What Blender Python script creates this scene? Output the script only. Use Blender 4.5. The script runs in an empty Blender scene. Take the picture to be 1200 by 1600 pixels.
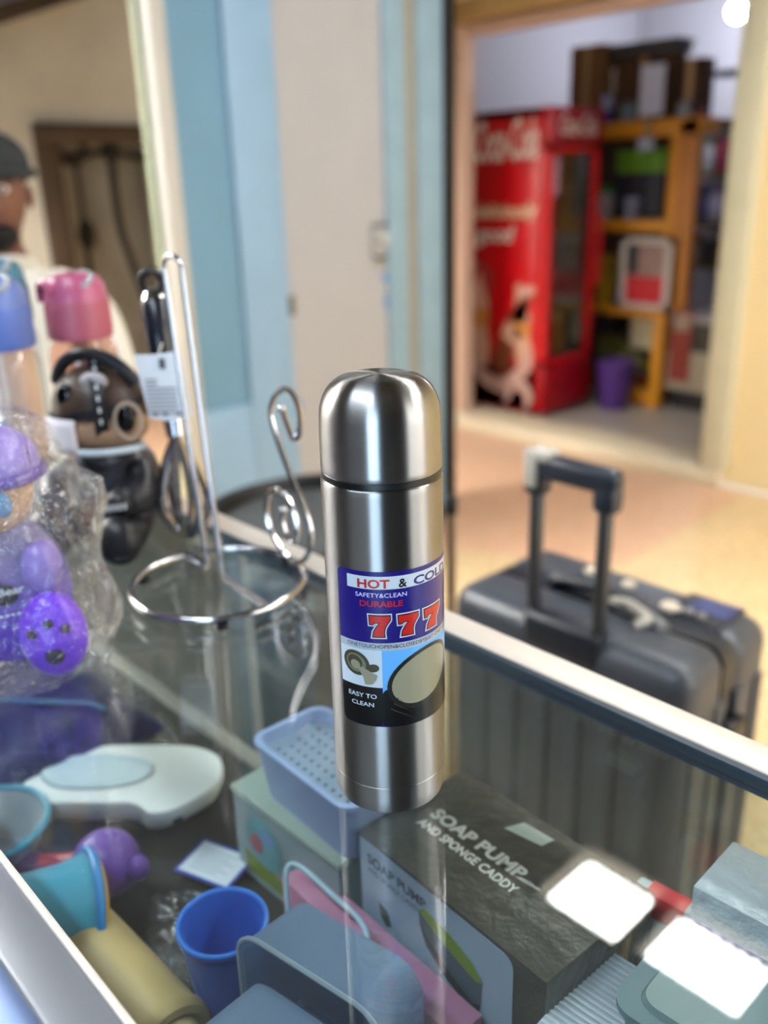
import bpy, bmesh, math, random
from mathutils import Vector, Matrix
random.seed(7)
SC = bpy.context.scene
COL = SC.collection
pi = math.pi
rad = math.radians

# ------------------------------------------------------------------ camera
CAM_POS = Vector((0.359, -0.328, 1.367))
PITCH, ROLL, HEAD = rad(20.3), rad(1.7), rad(47.5)
FPX = 1400.0                                   # focal length for a 1200 x 1600 frame
_hd = Vector((-math.sin(HEAD), math.cos(HEAD), 0))
_rt = Vector((math.cos(HEAD), math.sin(HEAD), 0))
_fw = _hd * math.cos(PITCH) + Vector((0, 0, -math.sin(PITCH)))
_up = _rt.cross(_fw)
_xc = _rt * math.cos(ROLL) - _up * math.sin(ROLL)
_yc = _rt * math.sin(ROLL) + _up * math.cos(ROLL)
cam = bpy.data.cameras.new('camera')
cam_o = bpy.data.objects.new('camera', cam)
COL.objects.link(cam_o)
_m = Matrix((( _xc.x, _yc.x, -_fw.x, CAM_POS.x), (_xc.y, _yc.y, -_fw.y, CAM_POS.y),
             (_xc.z, _yc.z, -_fw.z, CAM_POS.z), (0, 0, 0, 1)))
cam_o.matrix_world = _m
cam.sensor_fit = 'VERTICAL'
cam.sensor_height = 36.0
cam.sensor_width = 27.0
cam.lens = FPX / 1600.0 * 36.0
cam.clip_start = 0.02
cam.dof.use_dof = True
cam.dof.focus_distance = 0.51
cam.dof.aperture_fstop = 3.9
SC.camera = cam_o

# ------------------------------------------------------------------ colour, world, daylight
SC.view_settings.view_transform = 'Standard'
SC.view_settings.look = 'None'
SC.view_settings.gamma = 1.0
SC.view_settings.use_curve_mapping = False
SC.view_settings.exposure = 0.5
try:
    SC.cycles.transparent_max_bounces = 20
    SC.cycles.adaptive_threshold = 0.03
    SC.cycles.max_bounces = 6
    SC.cycles.diffuse_bounces = 3
    SC.cycles.glossy_bounces = 4
    SC.cycles.transmission_bounces = 4
    SC.cycles.sample_clamp_indirect = 6.0
except Exception:
    pass
W = bpy.data.worlds.new('overcast_sky')
SC.world = W
W.use_nodes = True
_bg = W.node_tree.nodes['Background']
_bg.inputs[0].default_value = (0.78, 0.88, 1.0, 1)
_bg.inputs[1].default_value = 1.0

def area_light(name, loc, target, sx, sy, power, col):
    l = bpy.data.lights.new(name, 'AREA')
    l.shape = 'RECTANGLE'; l.size = sx; l.size_y = sy; l.energy = power; l.color = col
    o = bpy.data.objects.new(name, l); COL.objects.link(o)
    o.location = loc
    o.rotation_euler = (Vector(target) - Vector(loc)).to_track_quat('-Z', 'Y').to_euler()
    return o
# daylight that comes in at the open end of the passage, and through the doorway at the back of the shop
area_light('daylight_passage_end', (3.35, 1.9, 1.7), (-2.0, 1.7, 1.2), 2.6, 2.4, 62, (1.0, 0.93, 0.83))
area_light('daylight_back_door', (1.6, -2.4, 1.12), (0.0, 0.0, 1.0), 0.95, 1.95, 42, (0.52, 0.76, 1.0))
# unseen ceiling tube added to light the counter goods (its fitting is built further down)
area_light('counter_fill_light', (-.1, -.85, 2.60), (-.1, -.85, 0), 1.2, .08, 23, (0.80, 0.90, 1.0))

# ------------------------------------------------------------------ materials
MATS = {}
def _nodes(name):
    m = bpy.data.materials.new(name); m.use_nodes = True
    nt = m.node_tree
    return m, nt, nt.nodes, nt.links, nt.nodes['Principled BSDF']
def c4(c): return (c[0], c[1], c[2], 1.0)
def hx(s):
    v = [int(s[i:i+2], 16) / 255 for i in (0, 2, 4)]
    return tuple(x / 12.92 if x <= .04045 else ((x + .055) / 1.055) ** 2.4 for x in v)
def pm(name, col, rough=0.5, metal=0.0, var=0.12, scale=14.0, bump=0.0, bscale=60.0, emit=0.0, ecol=None,
       coat=0.0, stretch=None, spec=0.5, sss=0.0, trans=0.0, ior=1.45):
    """plain surface with a little procedural mottling of its own colour"""
    if name in MATS: return MATS[name]
    if isinstance(col, str): col = hx(col)
    m, nt, N, L, b = _nodes(name)
    tc = N.new('ShaderNodeTexCoord')
    mp = N.new('ShaderNodeMapping')
    if stretch: mp.inputs['Scale'].default_value = stretch
    L.new(tc.outputs['Object'], mp.inputs['Vector'])
    nz = N.new('ShaderNodeTexNoise'); nz.inputs['Scale'].default_value = scale; nz.inputs['Detail'].default_value = 4
    L.new(mp.outputs[0], nz.inputs['Vector'])
    mx = N.new('ShaderNodeMix'); mx.data_type = 'RGBA'
    mx.inputs[6].default_value = c4([max(0, x * (1 - var)) for x in col])
    mx.inputs[7].default_value = c4([min(1, x * (1 + var)) for x in col])
    L.new(nz.outputs['Fac'], mx.inputs[0])
    L.new(mx.outputs[2], b.inputs['Base Color'])
    b.inputs['Roughness'].default_value = rough
    b.inputs['Metallic'].default_value = metal
    b.inputs['Specular IOR Level'].default_value = spec
    b.inputs['Coat Weight'].default_value = coat
    b.inputs['IOR'].default_value = ior
    if trans: b.inputs['Transmission Weight'].default_value = trans
    if sss:
        b.inputs['Subsurface Weight'].default_value = sss
        b.inputs['Subsurface Radius'].default_value = (0.02, 0.012, 0.01)
    if emit:
        b.inputs['Emission Color'].default_value = c4(ecol or col)
        b.inputs['Emission Strength'].default_value = emit
    if bump:
        nb = N.new('ShaderNodeTexNoise'); nb.inputs['Scale'].default_value = bscale; nb.inputs['Detail'].default_value = 6
        L.new(mp.outputs[0], nb.inputs['Vector'])
        bp = N.new('ShaderNodeBump'); bp.inputs['Strength'].default_value = bump; bp.inputs['Distance'].default_value = 0.01
        L.new(nb.outputs['Fac'], bp.inputs['Height']); L.new(bp.outputs[0], b.inputs['Normal'])
    MATS[name] = m
    return m

def glass_mat(name, tint, ior=1.5, rough=0.0, dust=0.0, dustcol=(.6, .65, .68), bump=0.0, bscale=20, scr=0.0):
    """sheet glass or clear film: straight-through transparency with a real Fresnel reflection on each face"""
    if name in MATS: return MATS[name]
    m, nt, N, L, b = _nodes(name)
    N.remove(b)
    out = N['Material Output']
    geo = N.new('ShaderNodeNewGeometry')
    mr = N.new('ShaderNodeMapRange')
    mr.inputs[3].default_value = ior; mr.inputs[4].default_value = 1.0 / ior
    L.new(geo.outputs['Backfacing'], mr.inputs[0])
    fr = N.new('ShaderNodeFresnel'); L.new(mr.outputs[0], fr.inputs['IOR'])
    tr = N.new('ShaderNodeBsdfTransparent'); tr.inputs[0].default_value = c4(tint)
    gl = N.new('ShaderNodeBsdfGlossy'); gl.inputs['Roughness'].default_value = rough
    gl.inputs['Color'].default_value = (1, 1, 1, 1)
    mx = N.new('ShaderNodeMixShader')
    L.new(fr.outputs[0], mx.inputs[0]); L.new(tr.outputs[0], mx.inputs[1]); L.new(gl.outputs[0], mx.inputs[2])
    last = mx.outputs[0]
    tc = N.new('ShaderNodeTexCoord')
    if bump:
        nb = N.new('ShaderNodeTexNoise'); nb.inputs['Scale'].default_value = bscale; nb.inputs['Detail'].default_value = 3
        L.new(tc.outputs['Object'], nb.inputs['Vector'])
        bp = N.new('ShaderNodeBump'); bp.inputs['Strength'].default_value = bump; bp.inputs['Distance'].default_value = 0.02
        L.new(nb.outputs['Fac'], bp.inputs['Height'])
        L.new(bp.outputs[0], gl.inputs['Normal']); L.new(bp.outputs[0], fr.inputs['Normal'])
    if dust:
        df = N.new('ShaderNodeBsdfDiffuse'); df.inputs[0].default_value = c4(dustcol)
        nz = N.new('ShaderNodeTexNoise'); nz.inputs['Scale'].default_value = 9; nz.inputs['Detail'].default_value = 8
        L.new(tc.outputs['Object'], nz.inputs['Vector'])
        rp = N.new('ShaderNodeMapRange'); rp.inputs[1].default_value = .45; rp.inputs[2].default_value = .8
        rp.inputs[3].default_value = dust * 0.35; rp.inputs[4].default_value = dust
        L.new(nz.outputs['Fac'], rp.inputs[0])
        fac = rp.outputs[0]
        if scr:
            mp = N.new('ShaderNodeMapping'); mp.inputs['Rotation'].default_value = (0, 0, .9)
            mp.inputs['Scale'].default_value = (260, 6, 1)
            L.new(tc.outputs['Object'], mp.inputs['Vector'])
            ns = N.new('ShaderNodeTexNoise'); ns.inputs['Scale'].default_value = 1.0; ns.inputs['Detail'].default_value = 2
            L.new(mp.outputs[0], ns.inputs['Vector'])
            rs = N.new('ShaderNodeMapRange'); rs.inputs[1].default_value = .72; rs.inputs[2].default_value = .78
            rs.inputs[3].default_value = 0; rs.inputs[4].default_value = scr
            L.new(ns.outputs['Fac'], rs.inputs[0])
            ad = N.new('ShaderNodeMath'); ad.operation = 'ADD'; ad.use_clamp = True
            L.new(fac, ad.inputs[0]); L.new(rs.outputs[0], ad.inputs[1]); fac = ad.outputs[0]
        m2 = N.new('ShaderNodeMixShader')
        L.new(fac, m2.inputs[0]); L.new(last, m2.inputs[1]); L.new(df.outputs[0], m2.inputs[2]); last = m2.outputs[0]
    L.new(last, out.inputs['Surface'])
    MATS[name] = m
    return m

def clear_plastic(name, col, dens=0.5, rough=0.25, tint=None):
    """see-through tinted plastic: part of the light goes straight through, the rest scatters in the plastic's colour"""
    if name in MATS: return MATS[name]
    if isinstance(col, str): col = hx(col)
    m, nt, N, L, b = _nodes(name)
    out = N['Material Output']
    b.inputs['Base Color'].default_value = c4(col); b.inputs['Roughness'].default_value = rough
    tl = N.new('ShaderNodeBsdfTranslucent'); tl.inputs[0].default_value = c4(col)
    m1 = N.new('ShaderNodeMixShader'); m1.inputs[0].default_value = .35
    L.new(b.outputs[0], m1.inputs[1]); L.new(tl.outputs[0], m1.inputs[2])
    tr = N.new('ShaderNodeBsdfTransparent'); tr.inputs[0].default_value = c4(tint or [min(1, .35 + .65 * x / max(max(col), .01)) for x in col])
    m2 = N.new('ShaderNodeMixShader')
    lw = N.new('ShaderNodeLayerWeight'); lw.inputs[0].default_value = .35
    mr = N.new('ShaderNodeMapRange'); mr.inputs[3].default_value = dens; mr.inputs[4].default_value = min(1, dens + .35)
    L.new(lw.outputs['Facing'], mr.inputs[0]); L.new(mr.outputs[0], m2.inputs[0])
    L.new(tr.outputs[0], m2.inputs[1]); L.new(m1.outputs[0], m2.inputs[2])
    L.new(m2.outputs[0], out.inputs['Surface'])
    MATS[name] = m
    return m

def brushed_steel(name, col=(.25, .248, .244), rough=.33, aniso=1.0):
    m, nt, N, L, b = _nodes(name)
    tc = N.new('ShaderNodeTexCoord'); mp = N.new('ShaderNodeMapping'); mp.inputs['Scale'].default_value = (5, 5, 2200)
    L.new(tc.outputs['Object'], mp.inputs['Vector'])
    nz = N.new('ShaderNodeTexNoise'); nz.inputs['Scale'].default_value = 1.6; nz.inputs['Detail'].default_value = 3
    L.new(mp.outputs[0], nz.inputs['Vector'])
    rr = N.new('ShaderNodeMapRange'); rr.inputs[3].default_value = rough * .8; rr.inputs[4].default_value = rough * 1.25
    L.new(nz.outputs['Fac'], rr.inputs[0]); L.new(rr.outputs[0], b.inputs['Roughness'])
    bp = N.new('ShaderNodeBump'); bp.inputs['Strength'].default_value = .09; bp.inputs['Distance'].default_value = .0003
    L.new(nz.outputs['Fac'], bp.inputs['Height']); L.new(bp.outputs[0], b.inputs['Normal'])
    b.inputs['Base Color'].default_value = c4(col); b.inputs['Metallic'].default_value = 1
    b.inputs['Anisotropic'].default_value = aniso
    tg = N.new('ShaderNodeTangent'); tg.direction_type = 'RADIAL'; tg.axis = 'Z'
    b.inputs['Anisotropic Rotation'].default_value = 0.25
    L.new(tg.outputs[0], b.inputs['Tangent'])
    MATS[name] = m
    return m

# ------------------------------------------------------------------ mesh helpers
class MB:
    def __init__(s): s.v = []; s.f = []; s.mi = []
    def add(s, vs, fs, mi=0):
        o = len(s.v); s.v += [tuple(v) for v in vs]; s.f += [tuple(i + o for i in f) for f in fs]; s.mi += [mi] * len(fs)
        return s
    def bm(s, bm, mi=0):
        bm.verts.index_update()
        s.add([v.co[:] for v in bm.verts], [[v.index for v in f.verts] for f in bm.faces], mi); bm.free(); return s
    def box(s, x0, x1, y0, y1, z0, z1, mi=0, bev=0.0, seg=2, rot=None):
        bm = bmesh.new()
        bmesh.ops.create_cube(bm, size=1)
        for v in bm.verts:
            v.co = Vector(((x0 + x1) / 2 + v.co.x * (x1 - x0), (y0 + y1) / 2 + v.co.y * (y1 - y0), (z0 + z1) / 2 + v.co.z * (z1 - z0)))
        if bev: bmesh.ops.bevel(bm, geom=bm.edges[:], offset=bev, segments=seg, profile=.5, affect='EDGES')
        if rot:
            c = Vector(((x0 + x1) / 2, (y0 + y1) / 2, (z0 + z1) / 2))
            for v in bm.verts: v.co = c + rot @ (v.co - c)
        return s.bm(bm, mi)
    def tube(s, pts, r, n=8, closed=False, mi=0, cap=True):
        P = [Vector(p) for p in pts]; k = len(P)
        rr = r if isinstance(r, (list, tuple)) else [r] * k
        T = []
        for i in range(k):
            a = P[(i - 1) % k] if (closed or i) else P[0]
            b = P[(i + 1) % k] if (closed or i < k - 1) else P[-1]
            T.append((b - a).normalized())
        u = T[0].orthogonal().normalized(); vs = []
        for i in range(k):
            u = (u - T[i] * u.dot(T[i]))
            u = u.normalized() if u.length > 1e-6 else T[i].orthogonal().normalized()
            w = T[i].cross(u)
            for j in range(n):
                a = 2 * pi * j / n
                vs.append(P[i] + (u * math.cos(a) + w * math.sin(a)) * rr[i])
        fs = []
        for i in range(k if closed else k - 1):
            for j in range(n):
                i2 = (i + 1) % k
                fs.append((i * n + j, i * n + (j + 1) % n, i2 * n + (j + 1) % n, i2 * n + j))
        if cap and not closed:
            fs.append(tuple(range(n - 1, -1, -1))); fs.append(tuple((k - 1) * n + j for j in range(n)))
        return s.add(vs, fs, mi)
    def lathe(s, prof, n=32, c=(0, 0, 0), mi=0, sx=1, sy=1, M=None):
        vs = []; fs = []; k = len(prof)
        for (r, z) in prof:
            for j in range(n):
                a = 2 * pi * j / n
                p = Vector((r * math.cos(a) * sx, r * math.sin(a) * sy, z))
                vs.append((M @ p if M else p) + Vector(c))
        for i in range(k - 1):
            for j in range(n):
                fs.append((i * n + j, i * n + (j + 1) % n, (i + 1) * n + (j + 1) % n, (i + 1) * n + j))
        if prof[0][0] > 1e-6: fs.append(tuple(range(n - 1, -1, -1)))
        if prof[-1][0] > 1e-6: fs.append(tuple((k - 1) * n + j for j in range(n)))
        return s.add(vs, fs, mi)
    def ball(s, c, rx, ry=None, rz=None, n=20, m=12, mi=0, M=None):
        ry = ry or rx; rz = rz or rx
        prof = [(max(math.sin(pi * i / m), 0), -math.cos(pi * i / m)) for i in range(m + 1)]
        vs = []; fs = []
        for (r, z) in prof:
            for j in range(n):
                a = 2 * pi * j / n
                p = Vector((r * math.cos(a) * rx, r * math.sin(a) * ry, z * rz))
                vs.append((M @ p if M else p) + Vector(c))
        for i in range(m):
            for j in range(n):
                fs.append((i * n + j, i * n + (j + 1) % n, (i + 1) * n + (j + 1) % n, (i + 1) * n + j))
        return s.add(vs, fs, mi)
    def poly(s, pts, mi=0): return s.add(pts, [tuple(range(len(pts)))], mi)
    def prism(s, pts, d, mi=0):
        """planar outline (3D points) pushed along vector d"""
        n = len(pts); d = Vector(d)
        vs = [Vector(p) for p in pts] + [Vector(p) + d for p in pts]
        fs = [tuple(range(n - 1, -1, -1)), tuple(range(n, 2 * n))] + [(i, (i + 1) % n, n + (i + 1) % n, n + i) for i in range(n)]
        return s.add(vs, fs, mi)
    def build(s, name, mats, parent=None, loc=None, smooth=38, rotz=0):
        me = bpy.data.meshes.new(name)
        me.from_pydata(s.v, [], s.f)
        if not isinstance(mats, (list, tuple)): mats = [mats]
        for m in mats: me.materials.append(m)
        for p, i in zip(me.polygons, s.mi): p.material_index = i
        bm = bmesh.new(); bm.from_mesh(me)
        bmesh.ops.remove_doubles(bm, verts=bm.verts, dist=1e-6)
        bmesh.ops.recalc_face_normals(bm, faces=bm.faces)
        bm.to_mesh(me); bm.free()
        if smooth:
            me.shade_smooth(); me.set_sharp_from_angle(angle=rad(smooth))
        o = bpy.data.objects.new(name, me); COL.objects.link(o)
        if parent: o.parent = parent
        if loc: o.location = loc
        if rotz: o.rotation_euler.z = rotz
        return o
def tag(o, label, cat, group=None):
    o['label'] = label; o['category'] = cat
    if group: o['group'] = group
    return o
def struct(o, label=None):
    o['kind'] = 'structure'
    if label: o['label'] = label
    return o
def empty(name, loc=(0, 0, 0), rotz=0):
    o = bpy.data.objects.new(name, None); COL.objects.link(o)
    o.location = loc; o.rotation_euler.z = rotz; o.empty_display_size = .05
    return o
def text_tris(body, w=None, h=None, bold=0.0, shear=0.0, serif=False):
    cu = bpy.data.curves.new('t', 'FONT'); cu.body = body; cu.size = 1; cu.offset = bold; cu.shear = shear
    cu.resolution_u = 3
    ob = bpy.data.objects.new('t', cu); COL.objects.link(ob)
    dg = bpy.context.evaluated_depsgraph_get(); dg.update()
    me = bpy.data.meshes.new_from_object(ob.evaluated_get(dg))
    vs = [(v.co.x, v.co.y) for v in me.vertices]; fs = [tuple(p.vertices) for p in me.polygons]
    bpy.data.objects.remove(ob); bpy.data.curves.remove(cu); bpy.data.meshes.remove(me)
    x0 = min(v[0] for v in vs); x1 = max(v[0] for v in vs); y0 = min(v[1] for v in vs); y1 = max(v[1] for v in vs)
    sx = w / (x1 - x0); sy = (h / (y1 - y0)) if h else sx
    return [((x - x0) * sx, (y - y0) * sy) for x, y in vs], fs
def flat_text(name, body, w, h, o, ex, ey, mat, parent, bold=0.0, shear=0.0, off=0.0006):
    vs, fs = text_tris(body, w, h, bold, shear)
    o = Vector(o); ex = Vector(ex).normalized(); ey = Vector(ey).normalized(); nn = ex.cross(ey)
    return MB().add([o + ex * x + ey * y + nn * off for x, y in vs], fs).build(name, mat, parent, smooth=0)
def arc(c, r, a0, a1, n, ax=(1, 0, 0), ay=(0, 1, 0)):
    c = Vector(c); ax = Vector(ax); ay = Vector(ay)
    return [c + ax * (r * math.cos(a0 + (a1 - a0) * i / n)) + ay * (r * math.sin(a0 + (a1 - a0) * i / n)) for i in range(n + 1)]
def smoothpath(pts, sub=6, closed=False):
    P = [Vector(p) for p in pts]; out = []; k = len(P)
    for i in range(k if closed else k - 1):
        p1 = P[i]; p2 = P[(i + 1) % k]
        p0 = P[(i - 1) % k] if (closed or i) else p1 * 2 - p2
        p3 = P[(i + 2) % k] if (closed or i + 2 < k) else p2 * 2 - p1
        for j in range(sub):
            t = j / sub
            out.append(.5 * ((2 * p1) + (p2 - p0) * t + (2 * p0 - 5 * p1 + 4 * p2 - p3) * t * t + (3 * p1 - p0 - 3 * p2 + p3) * t ** 3))
    if not closed: out.append(P[-1])
    return out

# ================================================================== THE SETTING
def terrazzo(name, base, chips, scale=160, rough=.45):
    m, nt, N, L, b = _nodes(name)
    tc = N.new('ShaderNodeTexCoord')
    vo = N.new('ShaderNodeTexVoronoi'); vo.inputs['Scale'].default_value = scale
    L.new(tc.outputs['Object'], vo.inputs['Vector'])
    nz = N.new('ShaderNodeTexNoise'); nz.inputs['Scale'].default_value = 1.7; nz.inputs['Detail'].default_value = 6
    L.new(tc.outputs['Object'], nz.inputs['Vector'])
    rp = N.new('ShaderNodeValToRGB')
    rp.color_ramp.interpolation = 'CONSTANT'
    rp.color_ramp.elements[0].position = 0; rp.color_ramp.elements[0].color = c4(base)
    rp.color_ramp.elements[1].position = .62; rp.color_ramp.elements[1].color = c4(chips[0])
    e = rp.color_ramp.elements.new(.8); e.color = c4(chips[1])
    e = rp.color_ramp.elements.new(.92); e.color = c4(chips[2])
    sp = N.new('ShaderNodeSeparateColor'); L.new(vo.outputs['Color'], sp.inputs[0]); L.new(sp.outputs[0], rp.inputs[0])
    mx = N.new('ShaderNodeMix'); mx.data_type = 'RGBA'; mx.blend_type = 'MULTIPLY'; mx.inputs[0].default_value = .5
    r2 = N.new('ShaderNodeMapRange'); r2.inputs[1].default_value = .3; r2.inputs[2].default_value = .7
    r2.inputs[3].default_value = .75; r2.inputs[4].default_value = 1.1
    L.new(nz.outputs['Fac'], r2.inputs[0]); L.new(rp.outputs[0], mx.inputs[6]); L.new(r2.outputs[0], mx.inputs[7])
    L.new(mx.outputs[2], b.inputs['Base Color']); b.inputs['Roughness'].default_value = rough
    MATS[name] = m
    return m
M_tan = terrazzo('tan_terrazzo', hx('dcc094'), (hx('c4a473'), hx('e6d3ac'), hx('9d8460')))
M_pink = terrazzo('pink_terrazzo', hx('dab292'), (hx('cc9c7c'), hx('e6c6aa'), hx('bb8c6c')))
M_plaster = pm('cream_plaster', 'dcd5c6', .85, var=.18, scale=3.0, bump=.25, bscale=25)
M_warm = pm('warm_cream_paint', 'ecd3a0', .7, var=.06, scale=4, bump=.08)
M_pale = pm('pale_wall_paint', '9e9d9d', .75, var=.05, scale=6, bump=.12, bscale=30)
M_frame = pm('cream_frame_paint', 'cdc6a8', .55, var=.08)
M_pinkjamb = pm('pinkish_jamb_paint', 'd2b09a', .6, var=.06)
M_lintel = pm('varnished_lintel_wood', 'a07f4c', .5, var=.25, scale=6, stretch=(1, 8, 20))
M_shopwhite = pm('shop_wall_paint', 'c0bcc2', .7, var=.04, scale=3)
M_shopfloor = pm('shop_floor_tile', 'b0a79c', .3, var=.08, scale=5)
M_dark = pm('shop_dark_wall', '28242e', .8, var=.15)
M_ceil = pm('ceiling_board', '4e463c', .85, var=.06)
M_blue = pm('light_blue_gloss_paint', '80a0ba', .38, var=.06, scale=5, bump=.05)
M_blue2 = pm('teal_blue_gloss_paint', '5e869e', .38, var=.06, scale=5, bump=.05)
M_steelblue = pm('dull_blue_paint', '7e98a6', .55, var=.12, scale=9, bump=.08)
M_greystrip = pm('grey_green_strip', '868478', .6, var=.08)
M_black = pm('black_plastic', '0c0c0e', .4, var=.1)
M_whitepost = pm('white_gloss_paint', 'b6b2a9', .45, var=.06)
M_green = pm('pale_green_paint', '8f957c', .6, var=.2, scale=20)
M_brownwood = pm('dark_brown_wood', '4a3a2a', .6, var=.3, scale=5, stretch=(12, 1, 12))
M_recess = pm('grey_brown_wall', 'aca391', .85, var=.25, scale=3)
M_iron = pm('dark_iron', '2c2620', .55, .4, var=.2)

struct(MB().box(-4.7, 3.5, -2.5, .2, -.05, 0).build('floor_stall', pm('stall_concrete', '45413c', .8), smooth=0), 'dark concrete floor of the stall')
fl = struct(MB().box(-6, 3.4, .2, 3.48, -.05, 0).build('floor', M_tan, smooth=0), 'tan speckled terrazzo floor of the passage')
MB().prism([(-1.30, 2.36, .0), (-1.34, 3.42, .0), (-5.9, 3.42, .0), (-5.9, 1.95, .0), (-2.0, 1.98, 0)], (0, 0, .002)).build('floor_inlay', M_pink, fl, smooth=0)
wf = struct(MB().box(-6, -3.24, 3.5, 3.66, 0, 3.05).box(-1.50, 3.4, 3.5, 3.66, 0, 3.05).box(-3.24, -1.50, 3.5, 3.66, 2.10, 3.05)
            .build('wall_front', M_warm, smooth=0), 'warm cream wall with the shop doorway')
struct(MB().box(-3.25, -1.48, 3.44, 3.72, 0, .07, bev=.008).build('trim_1', pm('sill_paint', 'd8c9ac', .5, var=.08), smooth=30), 'pale raised door sill')
dfm = struct(empty('door_1', (-2.37, 3.58, 0)), 'cream painted frame of the open shop doorway')
def lb(parent, *a, **k):
    l = parent.location
    return (a[0] - l.x, a[1] - l.x, a[2] - l.y, a[3] - l.y, a[4] - l.z, a[5] - l.z)
MB().box(*lb(dfm, -1.58, -1.46, 3.44, 3.70, .07, 2.10), bev=.01).build('jamb', M_frame, dfm)
MB().box(*lb(dfm, -3.27, -3.20, 3.46, 3.70, .07, 2.10), bev=.01).build('jamb', M_greystrip, dfm)
MB().box(*lb(dfm, -3.20, -3.12, 3.50, 3.60, .07, 2.10), bev=.008).build('jamb', M_pinkjamb, dfm)
MB().box(*lb(dfm, -3.27, -1.46, 3.42, 3.70, 2.10, 2.20), bev=.012).build('lintel', M_lintel, dfm)
MB().box(*lb(dfm, -3.12, -1.58, 3.53, 3.66, 2.06, 2.10), bev=.006).build('lintel', M_pinkjamb, dfm)

# the shop across the passage
struct(MB().box(-3.8, -.9, 3.66, 6.3, -.05, 0).build('floor_shop', M_shopfloor, smooth=0), 'greyish tiled floor of the shop across')
struct(MB().box(-3.9, -.9, 6.2, 6.3, 0, 2.75).build('wall_far', M_shopwhite, smooth=0), 'bluish white back wall of the shop across')
struct(MB().box(-3.9, -3.8, 3.66, 6.2, 0, 2.75).build('wall_shop_left', M_shopwhite, smooth=0))
struct(MB().box(-.9, -.8, 3.66, 6.3, 0, 2.75).build('wall_shop_right', M_shopwhite, smooth=0))
struct(MB().box(-3.9, -.8, 3.66, 6.3, 2.75, 2.85).build('ceiling_shop', M_shopwhite, smooth=0))

# passage ceiling with two corrugated skylight panes, plus two unseen ones added for light
SK = [(-1.15, -.835, 1.735, 2.06), (-.765, -.42, 1.755, 2.06), (.1, 1.3, 1.735, 2.06), (1.5, 2.7, 1.735, 2.06)]
cz = 3.0
struct(MB().box(-6, 3.4, .25, 1.735, cz, cz + .08).box(-6, 3.4, 2.06, 3.66, cz, cz + .08).box(-6, -1.15, 1.735, 2.06, cz, cz + .08)
       .box(-.835, -.765, 1.735, 2.06, cz, cz + .08).box(-.42, .1, 1.735, 2.06, cz, cz + .08).box(1.3, 1.5, 1.735, 2.06, cz, cz + .08).box(2.7, 3.4, 1.735, 2.06, cz, cz + .08).box(-.765, -.42, 1.735, 1.755, cz, cz + .08)
       .build('ceiling', M_ceil, smooth=0), 'boarded ceiling of the passage')
def skylight(i, x0, x1, y0, y1, ribs, cz=cz):
    m = MB(); n = ribs * 10; vs = []; fs = []
    for k in range(n + 1):
        x = x0 - .02 + (x1 - x0 + .04) * k / n
        z = cz + .115 + .03 * math.sin(2 * pi * ribs * k / n)
        vs += [(x, y0 - .03, z), (x, y1 + .03, z), (x, y0 - .03, z + .002), (x, y1 + .03, z + .002)]
    for k in range(n):
        a = 4 * k; b = a + 4
        fs += [(a, b, b + 1, a + 1), (a + 2, a + 3, b + 3, b + 2), (a, a + 2, b + 2, b), (a + 1, b + 1, b + 3, a + 3)]
    fs += [(0, 1, 3, 2), (4 * n, 4 * n + 2, 4 * n + 3, 4 * n + 1)]
    o = struct(m.add(vs, fs).build('window_or_fill_%d' % i, pm('glowing_corrugated_sheet', (.9, .92, .95), .5, emit=26, ecol=(1, .98, .94))),
               'sunlit corrugated skylight sheet, some panes added for light')
    return o
skylight(1, *SK[0], 8)
skylight(2, *SK[1], 8)
skylight(3, *SK[2], 16)  # extra pane out of view, added to brighten the passage
skylight(4, *SK[3], 16)  # another unseen pane added for more light on floor and suitcase
skylight(5, -4.3, -2.6, -1.8, -.1, 24, cz=2.7)  # unseen pane added to light the left wall and the person

# this shop, behind the camera
struct(MB().box(-4.7, 1.05, -2.5, -2.4, 0, 2.7).box(2.1, 3.4, -2.5, -2.4, 0, 2.7).box(1.05, 2.1, -2.5, -2.4, 2.1, 2.7).build('wall_back', M_dark, smooth=0))
struct(MB().box(3.4, 3.5, -2.5, .3, 0, 2.7).build('wall_right', M_dark, smooth=0))
struct(MB().box(-2.6, 3.5, -2.5, .25, 2.7, 2.78).box(-4.7, -4.3, -2.5, .25, 2.7, 2.78).box(-4.3, -2.6, -2.5, -1.8, 2.7, 2.78).box(-4.3, -2.6, -.1, .25, 2.7, 2.78).build('ceiling_stall', pm('stall_ceiling', '6e675e', .85), smooth=0))
struct(MB().box(-4.7, 3.5, .25, .31, 2.45, 3.0).build('trim_2', M_brownwood, smooth=0))

# wall at the far left with a low dark opening
WX = -4.6
struct(MB().box(WX - .12, WX, -2.4, 1.83, 0, 3.05).box(WX - .12, WX, 2.56, 3.5, 0, 3.05).box(WX - .12, WX, 1.83, 2.56, 1.66, 3.05)
       .build('wall_left', M_plaster, smooth=0), 'blotchy cream plaster wall with a dark opening')
struct(MB().box(WX - .5, WX - .4, 1.5, 3.0, 0, 2.2).box(WX - .4, WX - .12, 1.66, 1.78, 0, 2.2).box(WX - .4, WX - .12, 2.62, 2.72, 0, 2.2)
       .box(WX - .4, WX - .12, 1.66, 2.72, 2.0, 2.1).build('wall_recess', M_recess, smooth=0), 'grey brown wall inside the dark opening')
struct(MB().box(WX - .10, WX + .03, 1.80, 1.93, 0, 1.64, bev=.01).box(WX - .1, WX + .05, 1.80, 2.6, 1.60, 1.70, bev=.02).build('trim_3', M_brownwood), 'dark brown timber surround of the opening')
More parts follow.
